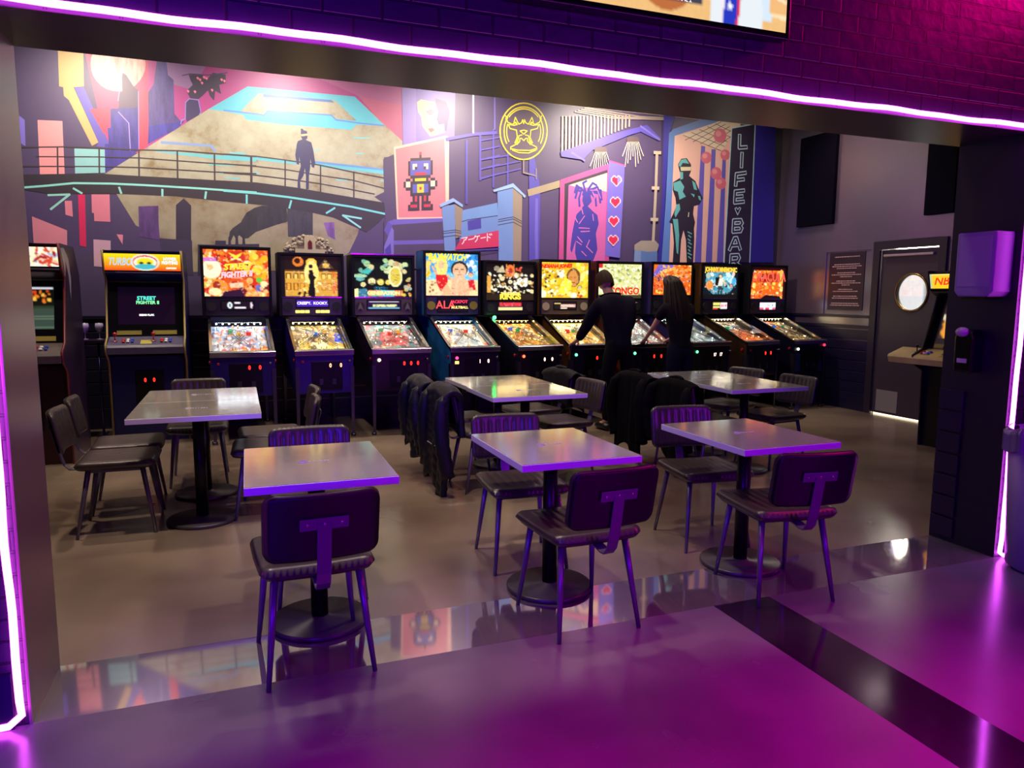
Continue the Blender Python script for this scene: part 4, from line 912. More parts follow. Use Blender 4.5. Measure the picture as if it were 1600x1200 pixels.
F5 = field(51, '#a06820', ['#e8a838', '#c87820', '#f8d870', '#703c14', '#d85020', '#f8f0b0'])
D5 = Art(40, 14, '#180408'); D5.rect(.04, .05, .96, .5, '#e03848').rect(.0, .66, 1, .98, '#e8e0a0').spots(30, ['#380810', '#f8a0a0'], .012, .03, 4, (.1, .1, .9, .5))
m5 = pin(3.215, 1.90, .57, .08, 'pinball machine with dark gold armies backglass and red display', A5, F5, [('THE LORD OF', .5, .83, .04, '#f8e070', {}), ('RINGS', .5, .92, .085, '#ffe048', dict(sx=1.2))],
    dict(art=D5, w=.165, z=(1.30, 1.40)), '#120a14', digits=('0', '0'), dcol=WHL, lamp='#ff5030', bulbs='#ffd870', glow=(1, .72, .3), glz=1.425)
MB().sphere((-.25, .70, 1.215), .022, 12, 8).build('green_lamp', emis('green_lamp', '#30ff60', 14), m5)
# 6: yellow adventure art
A6 = Art(92, 74, '#e8c020'); A6.spots(50, ['#f8f080', '#f0d838', '#d89820', '#fffcd0'], .03, .09, 3).spots(46, ['#383020', '#e8f0e0', '#906820', '#f8f4d0'], .012, .035, 4, (.02, .2, .5, .95)).poly([(.0, .02), (.62, .06), (.5, .2), (.0, .16)], '#f0a828')
A6.ell(.68, .42, .15, .27, '#7a4a20').ell(.67, .45, .11, .23, '#d89048').rect(.6, .40, .65, .42, '#502810').rect(.69, .40, .74, .42, '#502810').rect(.63, .56, .72, .575, '#8a3820').spots(16, ['#f8f038', '#fffc90'], .05, .08, 5, (.42, .5, .6, .9)).face(.82, .72, .05, '#f0d8a0', '#302010').spots(8, ['#d83828', '#a02818'], .02, .03, 6, (.75, .85, .9, .98)).noise(.12, 4)
F6 = field(61, '#d8a848', ['#f0d078', '#f8f0b0', '#c88030', '#e8b850', '#8a4a20'])
D6 = Art(44, 14, '#1c1414'); D6.rect(.0, .05, .3, .25, '#f0d080').rect(.3, .3, .98, .7, '#f0c8b8').rect(.3, .78, .6, .98, '#e8d0c0').spots(30, ['#401820', '#c03838'], .01, .03, 3, (.3, .25, 1, .75))
pin(3.885, 1.93, .58, .01, 'pinball machine with bright yellow adventure artwork, played by the taller person', A6, F6, [('INDIANA JONES', .30, .11, .06, '#d83018', dict(sh=.3, r=-.03))],
    dict(art=D6, w=.15, z=(1.315, 1.395), pc='#4a3e38', p='m6', sp='#9a8e70'), '#3a2208', digits=('0', '0'), lamp='#50ff90', bulbs='#fff0b0', glow=(1, .85, .5), side='#4a2a0c', gp=5)
# 7: pale green art, red lettering
A7 = Art(92, 74, '#d8d890'); A7.spots(120, ['#f4f4c8', '#fffff0', '#b8c070', '#e8e8b0', '#889850'], .015, .05, 3).spots(60, ['#fffff8', '#706838'], .006, .02, 4).rect(0, 0, .1, .12, '#c82828').rect(0, .9, 1, 1, '#403828')
F7 = field(71, '#a8b8b8', ['#e8f0f0', '#88a0a8', '#d07848', '#606870', '#ffffff'])
pin(4.66, 1.925, .57, -.0, 'pinball machine with pale cream green backglass, played by the long haired person', A7, F7, [('CONGO', .60, .80, .12, '#e82018', dict(sx=.95))],
    dict(w=.1, z=(1.36, 1.40), bg='#a89090', x=.16), '#0c0a10', digits=('0', '0'), lamp='#50ff90', bulbs='#e8f8ff', glow=(.85, .95, 1), side='#5a2418', wbb=.69)
# 8: orange art
A8 = Art(92, 74, '#e06820'); A8.poly([(.15, 0), (.62, 0), (.0, .4), (.0, .3)], '#7a60c0').spots(60, ['#f89030', '#d84818', '#ffc060', '#f8a848'], .02, .06, 3, (.2, .0, 1, .4)).spots(50, ['#503060', '#a06080', '#302040', '#e0b090'], .015, .03, 4, (.0, .36, 1, .58)).rect(0, .60, 1, 1, '#f06018').spots(14, ['#ffd050', '#ffb030'], .02, .05, 5, (.0, .62, 1, .98))
for k in range(10): A8.rect(.03+k*.1, .66, .05+k*.1, .92, '#a02c10')
F8 = field(81, '#8898a0', ['#c8e0e0', '#e8f8f4', '#607880', '#a0c0c0', '#ffffff', '#405058'])
pin(5.545, 1.93, .62, .10, 'pinball machine with orange and violet city artwork behind the long haired person', A8, F8, [], dict(w=.12, z=(1.33, 1.39)), '#0c0a10', digits=('17', '17'), dcol=WHL, lamp='#50ff90', bulbs='#e8fff8', glow=(.8, 1, 1), side='#28204a', glz=1.50)
# 9: blue action art
A9 = Art(92, 74, '#101820'); A9.ell(.5, .5, .42, .42, '#4a98b0').spots(40, ['#88d0e0', '#c8f0f4', '#3878a0', '#e8f8f8'], .03, .07, 3, (.2, .2, .85, .7)).spots(60, ['#0c1018', '#f0f0f0', '#304048', '#d0a898'], .012, .035, 4, (.08, .5, .95, .98)).ell(.2, .6, .1, .14, '#e88838').ell(.16, .3, .07, .1, '#a8c0b0').ell(.88, .24, .04, .08, '#e8c8b8').ell(.9, .48, .07, .14, '#50a8d8').face(.82, .62, .05, '#d89888', '#281818')
A9.person(.5, .98, .72, '#e8c8a0', '#201810', '#e8e4d0', '#28404c').poly([(.36, .36), (.48, .34), (.44, .6), (.36, .6)], '#141014').rect(.24, .05, .78, .19, '#c84818').rect(0, .88, 1, 1, '#101010')
F9 = field(91, '#585048', ['#a08870', '#e8e0c0', '#706050', '#f0c070', '#38302c'], (['#f07030', '#f89048', '#e85020'], (.35, .42, .9, .9)))
D9 = Art(40, 14, '#140c10'); D9.rect(.02, .1, .5, .4, '#e8e070').rect(.02, .56, .5, .8, '#f0e890').rect(.52, .05, 1, .95, '#f8e8e8').spots(14, ['#e82848'], .03, .07, 3, (.58, .3, .95, .65)).rect(0, .85, .35, 1, '#e84828')
pin(6.33, 1.93, .57, .12, 'pinball machine with blue action artwork and an orange cabinet edge', A9, F9, [('JOHNNY MNEMONIC', .51, .12, .085, '#ffd040', dict(sx=.72))], dict(art=D9, w=.135, z=(1.305, 1.405)), '#0c0a10', digits=('0', '0'), dcol=REDL, bulbs='#ffe8b0', front=('#c87818', [(-.28, .47, -.19, .72), (-.19, .47, .26, .56), (.20, .56, .26, .66)]), side='#2a1a0a', glz=1.46)
# 10: orange flame art
A10 = Art(92, 74, '#e86818'); A10.spots(80, ['#f8a030', '#f8d050', '#d03818', '#fff0a0', '#f07820'], .02, .07, 3).spots(50, ['#501010', '#fff8d0', '#a02818'], .01, .025, 4).rect(0, 0, 1, .1, '#28080c').poly([(.0, 0), (.1, 0), (.02, .6), (0, .8)], '#180810').poly([(.35, .95), (.45, .88), (.85, .92), (.9, 1), (.3, 1)], '#1c0810').ell(.55, .78, .16, .1, '#e86018').ell(.88, .3, .07, .24, '#f8b040').rect(.93, .1, 1, 1, '#300c0c').rect(.2, .2, .84, .46, '#8c1410', .85)
F10 = field(101, '#6a5030', ['#d8b060', '#f0e0a0', '#8a6838', '#fff0c0', '#382818'], (['#d83830', '#e86048'], (.05, .02, .5, .3)))
D10 = Art(40, 14, '#e8f0f8'); D10.rect(0, .75, .25, 1, '#d85878').rect(.8, .75, 1, 1, '#d85878').rect(.35, .7, .6, .98, '#e82848').spots(10, ['#284868', '#88a8c8'], .02, .05, 3, (.4, .1, .85, .6))
pin(7.10, 1.925, .57, .075, 'rightmost pinball machine in the corner with flame orange artwork and red title', A10, F10, [('DRACULA', .52, .32, .17, '#ff5a48', dict(sx=.8))], dict(art=D10, w=.15, z=(1.30, 1.40), pc='#262030', p='m10'), '#0a0a1c', digits=('', ''), lamp='#fffbe0', bulbs='#ffe8a0', btn='#f04060', glow=(1, .85, .5), front=('#182850', [(-.26, .5, -.16, .74), (.15, .5, .24, .62)]))

# ---------------- video game cabinets
def arcade(x, y, rz, W, label, marq, screen, body, edge, scr_text=(), mtext=(), digits=None, panelc='#5a5468', sideart=None, cpw=0, joy='#b01830', z_top=1.9, kick=True):
    t = empty('arcade_cabinet', (x, y, 0), rz, label, 'arcade cabinet')
    prof = [(0.02, 0), (0, .82), (-.13, .90), (-.15, .99), (-.02, 1.06), (.10, 1.50), (.13, 1.62), (.02, 1.70), (-.02, z_top), (.55, z_top), (.74, z_top-.25), (.78, .1), (.76, 0)]
    h = W/2
    for s in (-1, 1):
        MB().prism(prof, s*h, s*(h-.018)).build('side_panel', sideart or mat('cab_'+body[1:], body, .3), t)
        MB().tube([(s*(h-.009), a-.002, b) for a, b in prof[:9]], .0105, 6, caps=True).build('edge_trim', mat('edge_'+edge[1:], edge, .4), t)
    g = h-.018
    MB().bx(-g, g, .045, .065, .0, .86).bx(-g, g, .70, .72, .1, 1.7).bx(-g, g, .03, .55, z_top-.02, z_top-.003).prism([(.03, 1.66), (.16, 1.60), (.165, 1.61), (.03, 1.675)], -g, g).build('cabinet_body', mat('cab_'+body[1:], body, .3), t)
    # marquee
    marq.mesh('marquee', attr_mat('marquee_glow', 1.15, .25, base=False), lambda u, v: (-g+u*2*g, .012-.028*(1-v)+.004, z_top-.035+(1.705-(z_top-.035))*v), t)
    MB().bx(-g, g, -.018, .04, z_top-.035, z_top-.02).bx(-g, g, .012, .04, 1.69, 1.704).build('marquee_frame', BLKM, t)
    for s_, u, v, size, col, k in mtext: text_mesh('marquee_lettering', s_, size, emis('marquee_'+col[1:], col, 1.2), t, (-g+u*2*g, -.010+.02*v-.004, z_top-.035+(1.705-(z_top-.035))*v), bold=.002, sx=k.get('sx', 1), shear=k.get('sh', 0))
    # bezel and monitor
    MB().prism([(.045, 1.06), (.19, 1.60), (.21, 1.60), (.065, 1.05)], -g, g).build('bezel', mat('bezel_black', '#0d0a14', .25), t)
    scw = g*.76
    screen.mesh('screen', attr_mat('screen_glow', 1.0, .15, base=False), lambda u, v: (-scw+u*2*scw, .178-.10*v-.006, 1.545-.385*v), t)
    for s_, u, v, size, col in scr_text: text_mesh('screen_lettering', s_, size, emis('glow_'+col[1:], col, 1.5), t, (-scw+u*2*scw, .178-.10*v-.012, 1.545-.385*v), rot=(math.radians(75), 0, 0), bold=.0015)
    # instruction cards, control panel
    for s in (-1, 1): MB().prism([(.048, 1.075), (.058, 1.115), (.056, 1.117), (.045, 1.077)], s*.05, s*g*.8).build('instruction_card', mat('yellow_card', '#a89a40', .5), t)
    cw = g+cpw
    MB().prism([(-.14, .895), (-.16, .96), (-.145, .985), (.05, 1.06), (.05, .90)], -cw, cw).build('control_panel', mat('cp_'+panelc[1:], panelc, .35, noise=(6, .4)), t, bevel=.004)
    MB().add([(-.05, -.125, .995), (.05, -.125, .995), (.05, -.04, 1.028), (-.05, -.04, 1.028)], [(0, 1, 2, 3)]).build('centre_card', mat('yellow_card', '#a89a40', .5), t, fix=False)
    for s in (-1, 1):
        jx = s*g*.5-.10*cw/.32
        jm = MB().cyl((jx, -.06, 1.02), (jx, -.06, 1.075), .006, n=8).sphere((jx, -.06, 1.088), .019, 12, 8)
        jm.lathe([(.026, 0), (.02, .006)], (jx, -.06, 1.02), 14); jm.build('joystick', mat('joy_'+joy[1:], joy, .3), t)
        for k in range(6):
            a = jx+.075+(k % 3)*.038; b = -.09+(k//3)*.04; zz = 1.0+(b+.145)/.195*.075-.008
            MB().lathe([(.015, 0), (.015, .008), (.010, .014), (0, .014)], (a, b, zz), 12).build('push_button', mat('button_%d' % (k % 3), ['#c82838', '#f0f0f0', '#2848c0'][k % 3], .3), t)
    MB().bx(-.13, .13, .036, .046, .30, .72).build('coin_door', BLKM, t, bevel=.004)
    if digits:
        for i, dg in enumerate(digits): text_mesh('price_digits', dg, .055, REDL, t, (-.04+i*.08, .033, .62), bold=.001, sx=.8)
    return t
MQ = Art(100, 28, '#f8d820'); 
for j in range(28): MQ.a[j, :, :] = np.array(srgb('#f8e020')[:3])*(1-j/27)+np.array(srgb('#f05018')[:3])*(j/27)
MQ.a[:] = np.clip(MQ.a, 0, 1)
MQ.ell(.53, .5, .19, .5, '#f0e8d0').ell(.53, .5, .165, .42, '#d83838').ell(.53, .52, .15, .36, '#f8f0d8').ell(.53, .5, .11, .26, '#f0e028').ell(.53, .76, .14, .16, '#48b8c8').ell(.48, .55, .03, .07, '#303020').ell(.58, .55, .03, .07, '#303020')
S2 = Art(60, 46, '#16041c'); S2.rect(0, 0, 1, .2, '#0c0418')
arcade(-.855, 8.0, 0, .71, 'blue arcade cabinet with yellow marquee and a dark title screen', MQ, S2, '#10104a', '#a08a50',
       [('STREET', .50, .29, .052, '#58e8d0'), ('FIGHTER II', .52, .40, .045, '#80f0a0'), ('DEMO PLAY.', .5, .72, .024, '#ffffff')],
       [('TURBO', .20, .5, .10, '#a8d0e8', dict(sh=.3, sx=.62)), ('HYPER', .86, .3, .045, '#d8ecf8', dict(sx=.9)), ('FIGHTING', .855, .52, .04, '#f0f8ff', dict(sx=.8)), ('CAPCOM', .87, .84, .022, '#fff8e0', {})], ('0', '0'), '#4c4660')
MQ1 = Art(100, 28, '#f4eec8'); MQ1.spots(60, ['#f8f098', '#e8e0f0', '#f0a080', '#d85838', '#ffffff', '#b0b8e0'], .03, .07, 4).ell(.08, .5, .14, .46, '#f8f060').spots(16, ['#d84830', '#a82820', '#f0c0a0'], .04, .08, 6, (.75, 0, 1, 1)).spots(10, ['#4850a0'], .01, .03, 2, (.5, .1, .9, .9))
S1 = Art(70, 54, '#2a3a24'); S1.rect(0, 0, 1, .45, '#0c100c').rect(.02, .03, .48, .08, '#88c8f0').rect(.52, .03, .98, .08, '#e8e8f8').rect(.47, 0, .54, .1, '#f0d850').spots(24, ['#f08020', '#f8c048', '#d84818'], .02, .05, 4, (.45, .1, .95, .35)).spots(26, ['#58b838', '#a8e048', '#306828', '#e8f878'], .015, .045, 5, (.02, .15, .4, .55)).rect(0, .5, 1, 1, '#3a4a40')
for k in range(8): S1.rect(0, .55+k*.06, 1, .56+k*.06, '#6a8068')
S1.person(.3, .85, .35, '#c8b8a0', '#101010', '#30405a').spots(10, ['#101c14', '#5a7a68'], .02, .04, 7, (.15, .6, .45, .95))
sm = mat('side_swirl', '#401030', .3, noise=(2.2, 1.0))
c1 = arcade(-1.735, 7.14, 0, .70, 'dark red arcade cabinet at the left edge showing a fighting game', MQ1, S1, '#2c0818', '#701828', (), (), None, '#6a6060', mat('side_art_swirl', '#2c1c38', .3, noise=(3, 1.0)))
MB().add([(.3515, a, b) for a, b in ((.0, 1.86), (.14, 1.87), (.3, 1.78), (.36, 1.6), (.30, 1.42), (.27, 1.62), (.18, 1.76), (.12, 1.6), (.10, 1.72))], [tuple(range(9))]).build('side_swirl', mat('pale_swirl', '#9a94a8', .35), c1, fix=False)
MQ3 = Art(60, 28, '#f8c828'); MQ3.rect(0, .0, 1, .08, '#f8e890').rect(.0, 0, .04, 1, '#b8c8a0')
S3 = Art(40, 30, '#302020'); S3.spots(30, ['#f0a030', '#604030', '#e8d8b0'], .04, .1, 3)
t3 = arcade(6.42, 5.02, -PI/2, .64, 'dark basketball arcade cabinet with yellow marquee, half hidden by the right pillar', MQ3, S3, '#0c0a10', '#1c1820', (), [('NBA JAM', .48, .5, .12, '#e83018', dict(sx=1.0, sh=.15))], None, '#c8b070', None, .30, '#101014', 1.89); t3.scale = (1, 1, .925)
# ledge with two stemmed pieces between the two cabinets on the left
lg = empty('drink_ledge', (-1.48, 8.42, 0), 0, 'narrow dark ledge table between the two left arcade cabinets', 'ledge table')
MB().bx(-.24, .24, -.12, .12, .985, 1.012).build('top', mat('ledge_top', '#2a1030', .3), lg, bevel=.004)
for s in (-.18, .0+.13): MB().cyl((s, 0, 0), (s, 0, .985), .012, n=10).lathe([(.06, 0), (.06, .012), (.012, .02)], (s, 0, 0), 16).build('leg', mat('violet_steel', '#4a3a80', .25, .9), lg)
for i, (dx, lb) in enumerate(((.02, 'stemmed glass on the dark ledge, nearer the red cabinet'), (.15, 'stemmed glass on the dark ledge, nearer the yellow marquee cabinet'))):
    gl = MB().lathe([(0, 0), (.03, .002), (.03, .006), (.004, .012), (.004, .07), (.02, .08), (.038, .105), (.04, .135), (.034, .165), (.032, .165), (.037, .135), (.034, .108), (.0, .083)], (0, 0, 0), 20)
    tag(gl.build('stemmed_glass', mat('frosted_glass', '#c8b8e8', .15, spec=.8), loc=(-1.48+dx, 8.40, 1.013)), lb, 'glass', 'stemmed glasses on the ledge')
# ------------------------------------------------------------------ tables
TOPM = concrete('brushed_metal_top', '#b8b0ae', '#d4ccc8', .12, .03, 2.6, spec=.8)
TOPM.node_tree.nodes['Principled BSDF'].inputs['Metallic'].default_value = .6
EDGE = mat('satin_edge_band', '#e0dcec', .5, .3)
def table_proto(w_, d_):
    t = empty('pedestal_table', (0, 0, 0))
    MB().bx(-w_/2, w_/2, -d_/2, d_/2, .716, .7485).build('table_edge', EDGE, t, bevel=.002)
    MB().bx(-w_/2+.003, w_/2-.003, -d_/2+.003, d_/2-.003, .7485, .7505).build('tabletop', TOPM, t)
    MB().cyl((0, 0, .02), (0, 0, .70), .038, n=24).build('column', BLKM, t)
    MB().bx(-.17, .17, -.03, .03, .70, .716).bx(-.03, .03, -.22, .22, .70, .716).build('top_bracket', BLKM, t)
    MB().lathe([(0, 0), (.215, 0), (.22, .006), (.22, .018), (.214, .024), (.05, .027), (.045, .034), (0, .034)], n=48).build('base_disc', mat('black_base', '#4a4444', .35, .2), t)
    mk = MB(); r = random.Random(8)
    mk.tube([(-.055+.018*math.cos(q*PI/8), .018*math.sin(q*PI/8), .7515) for q in range(16)], .0022, 4, closed=True)
    for k in range(6): mk.bx(-.03+k*.016, -.03+k*.016+r.uniform(.006, .012), -.008, .006+r.uniform(0, .008), .7505, .7513)
    mk.build('etched_mark', mat('pale_mark', '#b8b0c8', .4), t)
    return t
def place(o, x, y, rz, label, group=None):
    o.location = (x, y, 0); o.rotation_euler = (0, 0, rz); o['label'] = label
    if group: o['group'] = group
    return o
tp_ = table_proto(.605, .755); tp_['category'] = 'table'
tabs = [(.30, 3.285, -.01, 'small grey table nearest the left pillar, with one chair tucked in at its front'),
        (1.45, 3.285, 0, 'small grey table in the middle of the front row with yellow reflections'),
        (2.595, 3.225, 0, 'small grey table at the right of the front row with a red orange reflection')]
for i, (x, y, a, lb) in enumerate(tabs): place(tp_ if i == 0 else copy_tree(tp_), x, y, a, lb, 'small tables in the front row')
tq = table_proto(.765, .665); tq['category'] = 'table'
tabs2 = [(-.27, 5.08, 0, 'nearer half of the joined pair of tables at the left'), (-.27, 5.755, 0, 'farther half of the joined pair of tables at the left'),
         (2.09, 5.25, 0, 'nearer half of the joined pair of tables in the middle, below the man at the yellow machine'), (2.10, 5.925, 0, 'farther half of the joined pair of tables in the middle'),
         (4.04, 5.06, 0, 'nearer half of the joined pair of tables at the right'), (4.07, 5.735, 0, 'farther half of the joined pair of tables at the right')]
tabs2[2] = (2.09, 5.25, 0, 'nearer half of the joined pair of tables in the middle, between the jacket chairs')
for i, (x, y, a, lb) in enumerate(tabs2): place(tq if i == 0 else copy_tree(tq), x, y, a, lb, 'joined tables in the back row')
# ------------------------------------------------------------------ chairs
VINYL = mat('dark_brown_vinyl', '#352a2a', .34, spec=.6, bump=(120, .04))
VINYLR = mat('dark_vinyl_back', '#0c0a12', .45, spec=.45)
STEELC = mat('violet_grey_steel', '#6a6278', .33, .5)
def pad(mb, w_, h_, th, rib, place_, nu=54, nv=28, nrib=9, corner=.045):
    """cushion: u across, v along; ribs run along v on the top side"""
    def prof(u, v, s):
        a, b = 2*u-1, 2*v-1
        e = max(0, 1-abs(a)**12)**.5*max(0, 1-abs(b)**12)**.5
        x, y = a*w_/2, b*h_/2; dx, dy = abs(x)-(w_/2-corner), abs(y)-(h_/2-corner)
        if dx > 0 and dy > 0:
            m_ = max(dx, dy)/math.hypot(dx, dy); x = math.copysign(w_/2-corner+dx*m_, x); y = math.copysign(h_/2-corner+dy*m_, y)
        n = s*th/2*e
        if s > 0 and rib and abs(a) < .93:
            g = abs(math.cos(PI*nrib*(a+1)/2))**.5; n -= rib*(1-g)*e*min(1, max(0, .84-abs(b))*4)
        return place_(x, y, n)
    mb.grid(lambda u, v: prof(u, v, 1), nu, nv); mb.grid(lambda u, v: prof(u, v, -1), nu//3, nv, flip=True); return mb
def chair_proto():
    t = empty('dining_chair', (0, 0, 0)); t['category'] = 'chair'
    pad(MB(), .455, .455, .062, .004, lambda x, y, n: (x*(1-.04*(y < 0)*abs(y)/.22), y+.005, .447+n-.012*(y/.22)**2*0+.010*max(0, y/.22)**2*0-.006*(1-(x/.22)**2))).build('seat', VINYL, t, fix=True)
    def bp(x, y, n):
        z = .655+y; k = (x/.215); lean = -.295-(z-.53)*.20+.030*k*k
        return (x, lean+n, z+n*.2)
    pad(MB(), .425, .262, .036, .006, bp).build('backrest', VINYL, t)
    pad(MB(), .420, .257, .006, 0, lambda x, y, n: bp(x, y, -.0195+n)).build('back_shell', VINYLR, t)
    for sx_ in (-1, 1):
        for a, b in (((sx_*.165, .150, .425), (sx_*.205, .212, 0)), ((sx_*.160, -.145, .425), (sx_*.203, -.222, 0))):
            MB().tube([a, ((a[0]+b[0])/2, (a[1]+b[1])/2, .21), b], [.0165, .0135, .0095], 12).build('leg', STEELC, t)
    f = MB()
    for a, b in (((-.165, .15), (.165, .15)), ((-.16, -.145), (.16, -.145)), ((-.165, .15), (-.16, -.145)), ((.165, .15), (.16, -.145))):
        c = ((a[0]+b[0])/2, (a[1]+b[1])/2, .412); L = math.hypot(b[0]-a[0], b[1]-a[1]); f.box(c, (L, .014, .028), math.atan2(b[1]-a[1], b[0]-a[0]))
    f.build('seat_frame', STEELC, t, bevel=.002)
    path = [(-.10, .412), (-.20, .410), (-.245, .400), (-.275, .402), (-.297, .425), (-.312, .47), (-.331, .56), (-.350, .66), (-.353, .675)]
    b = MB(); vs = []
    for y, z in path: vs += [(-.026, y, z), (.026, y, z), (.026, y-.007 if z > .42 else y, z if z > .42 else z-.008), (-.026, y-.007 if z > .42 else y, z if z > .42 else z-.008)]
    n = len(path); fs = [(i*4+k, i*4+(k+1) % 4, i*4+4+(k+1) % 4, i*4+4+k) for i in range(n-1) for k in range(4)]+[(0, 1, 2, 3), tuple((n-1)*4+k for k in (3, 2, 1, 0))]
    b.add(vs, fs); b.box((0, -.353, .672), (.175, .006, .046), rx=.20)
    b.build('back_bracket', STEELC, t, bevel=.0015)
    bo = MB()
    for x in (-.062, 0, .062): bo.sphere((x, -.358, .672), .0065, 10, 6, (1, .6, 1))
    bo.build('bolts', CHR, t)
    return t
ch0 = chair_proto()
CH = [ # x, y, facing direction (deg, 0 = away from camera into the room), label
 (.245, 2.965, 3, 'chair tucked under the small table nearest the left pillar, its back to the front'),
 (1.435, 2.935, 3, 'chair at the front side of the middle small table, its back to the front'),
 (2.535, 2.895, -9, 'chair at the front side of the right small table, its back to the front'),
 (1.455, 3.715, 176, 'chair on the far side of the middle small table, facing the front'),
 (2.63, 3.65, 173, 'chair on the far side of the right small table, facing the front'),
 (.335, 3.66, 180, 'chair on the far side of the small leftmost front table, only its top edge showing'),
 (-.745, 5.11, -90, 'nearer of the two chairs along the left side of the left joined tables'),
 (-.755, 5.62, -87, 'farther of the two chairs along the left side of the left joined tables'),
 (-.33, 6.20, 180, 'chair at the far end of the left joined tables, facing the front'),
 (.155, 5.18, 88, 'nearer of the two chairs along the right side of the left joined tables'),
 (.20, 5.69, 92, 'farther of the two chairs along the right side of the left joined tables'),
 (1.73, 5.86, -90, 'chair under the farther puffer jacket, left side of the middle joined tables'),
 (1.77, 5.30, -88, 'chair under the nearer puffer jacket, left side of the middle joined tables'),
 (2.47, 5.44, 98, 'ribbed chair at the nearer right side of the middle joined tables'),
 (2.50, 6.12, 100, 'chair under the bunched dark jacket at the far right of the middle joined tables'),
 (3.66, 5.68, -90, 'chair under the farther long black coat, left side of the right joined tables'),
 (3.70, 5.08, -90, 'chair under the nearer long black coat, left side of the right joined tables'),
 (4.42, 5.16, 96, 'ribbed chair at the nearer right side of the right joined tables'),
 (4.40, 5.80, 104, 'ribbed chair at the farther right side of the right joined tables'),
]
for i, (x, y, a, lb) in enumerate(CH): place(ch0 if i == 0 else copy_tree(ch0), x, y, math.radians(a), lb, 'matching ribbed vinyl chairs')
# ------------------------------------------------------------------ coats over chair backs
def coat(name, label, x, y, deg, m, w_=.50, back=.6, front=.28, quilt=0, seed=1, skew=0, zt=.80, swing=0, group=None, sleeves=True, studs=False):
    t = empty(name, (x, y, 0), math.radians(deg), label, 'jacket', group); r = random.Random(seed)
    ph = [r.uniform(0, 6) for _ in range(6)]
    total = front+.10+back
    def P(u, v):
        s = v*total; a = 2*u-1
        if s < front: yy, z = -.275+.02*(front-s)/front, zt-.03-(front-s)
        elif s < front+.10:
            q = (s-front)/.10*PI; yy, z = -.325+.05*math.cos(q), zt-.03+.04*math.sin(q)
        else: yy, z = -.378-.015*(s-front-.10), zt-.03-(s-front-.10)
        h = max(0, s-front-.1)
        fold = (.020*math.sin(4.0*a+ph[0]+h*1.5)+.009*math.sin(9*a+ph[1]-h*2))*min(1, .2+h*2.2)
        if quilt: fold += .007*abs(math.sin(s*PI/.075))
        wide = w_/2*(1-.12*min(1, h*1.5)+.08*math.sin(h*9+ph[2]))*(.86 if s < front else 1)
        z -= .035*abs(a)**3+(.05*math.sin(a*3+ph[3])+skew*a)*min(1, h*2)
        return (a*wide, yy-abs(fold) if s > front else yy+abs(fold)*.4, z)
    b = MB().grid(P, 56, 70).build('body', m, t)
    sd_ = b.modifiers.new('thickness', 'SOLIDIFY'); sd_.thickness = .045 if quilt else .016; sd_.offset = 0
    if sleeves:
        for s in (-1, 1):
            L = back*.82; pts = [(s*(w_/2-.05), -.37, zt-.05)]; n = 14
            for k in range(1, n): q = k/(n-1); pts.append((s*(w_/2-.03+.03*math.sin(q*3+ph[4])), -.405-.02*math.sin(q*4), zt-.05-L*q))
            rr = [.03+.022*min(1, k/3)+(.008*(k % 2) if quilt else .004*math.sin(k*2)) for k in range(n)]
            MB().tube(pts, rr, 14).build('sleeve', m, t)
    hz = MB().tube([(-.09+.18*k/8, -.335+.02*math.sin(k/8*PI), zt+.012+.012*math.sin(k/8*PI)) for k in range(9)], .016, 8); hz.build('collar', m, t)
    if studs:
        sm_ = MB()
        for k in range(10): sm_.sphere((-.12+k*.026, -.425, .36), .0035, 6, 4)
        sm_.build('row_of_studs', mat('white_studs', '#f0e8f0', .4), t)
    return t
PUF = mat('navy_puffer_nylon', '#100e22', .45, spec=.3, bump=(25, .3))
WOOL = mat('black_coat_cloth', '#0a080b', .85, spec=.08, bump=(70, .2))
JKT = mat('charcoal_jacket_cloth', '#120f14', .6, spec=.2, bump=(40, .25))
coat('puffer_jacket', 'dark navy puffer jacket on the farther left chair of the middle tables', 1.73, 5.86, -90, PUF, .50, .56, .30, 1, 2)
coat('puffer_jacket', 'navy puffer jacket with a row of white studs, nearer left chair of the middle tables', 1.77, 5.30, -88, PUF, .54, .72, .30, 1, 5, .06, studs=True)
coat('jacket', 'charcoal jacket bunched over the far right chair of the middle tables', 2.50, 6.12, 100, JKT, .52, .34, .26, 0, 7)
coat('coat', 'long black coat on the farther left chair of the right joined tables', 3.66, 5.68, -90, WOOL, .52, .66, .28, 0, 9)
coat('coat', 'long black coat with pointed hem on the nearer left chair of the right tables', 3.70, 5.08, -90, WOOL, .56, .60, .32, 0, 12, .10)
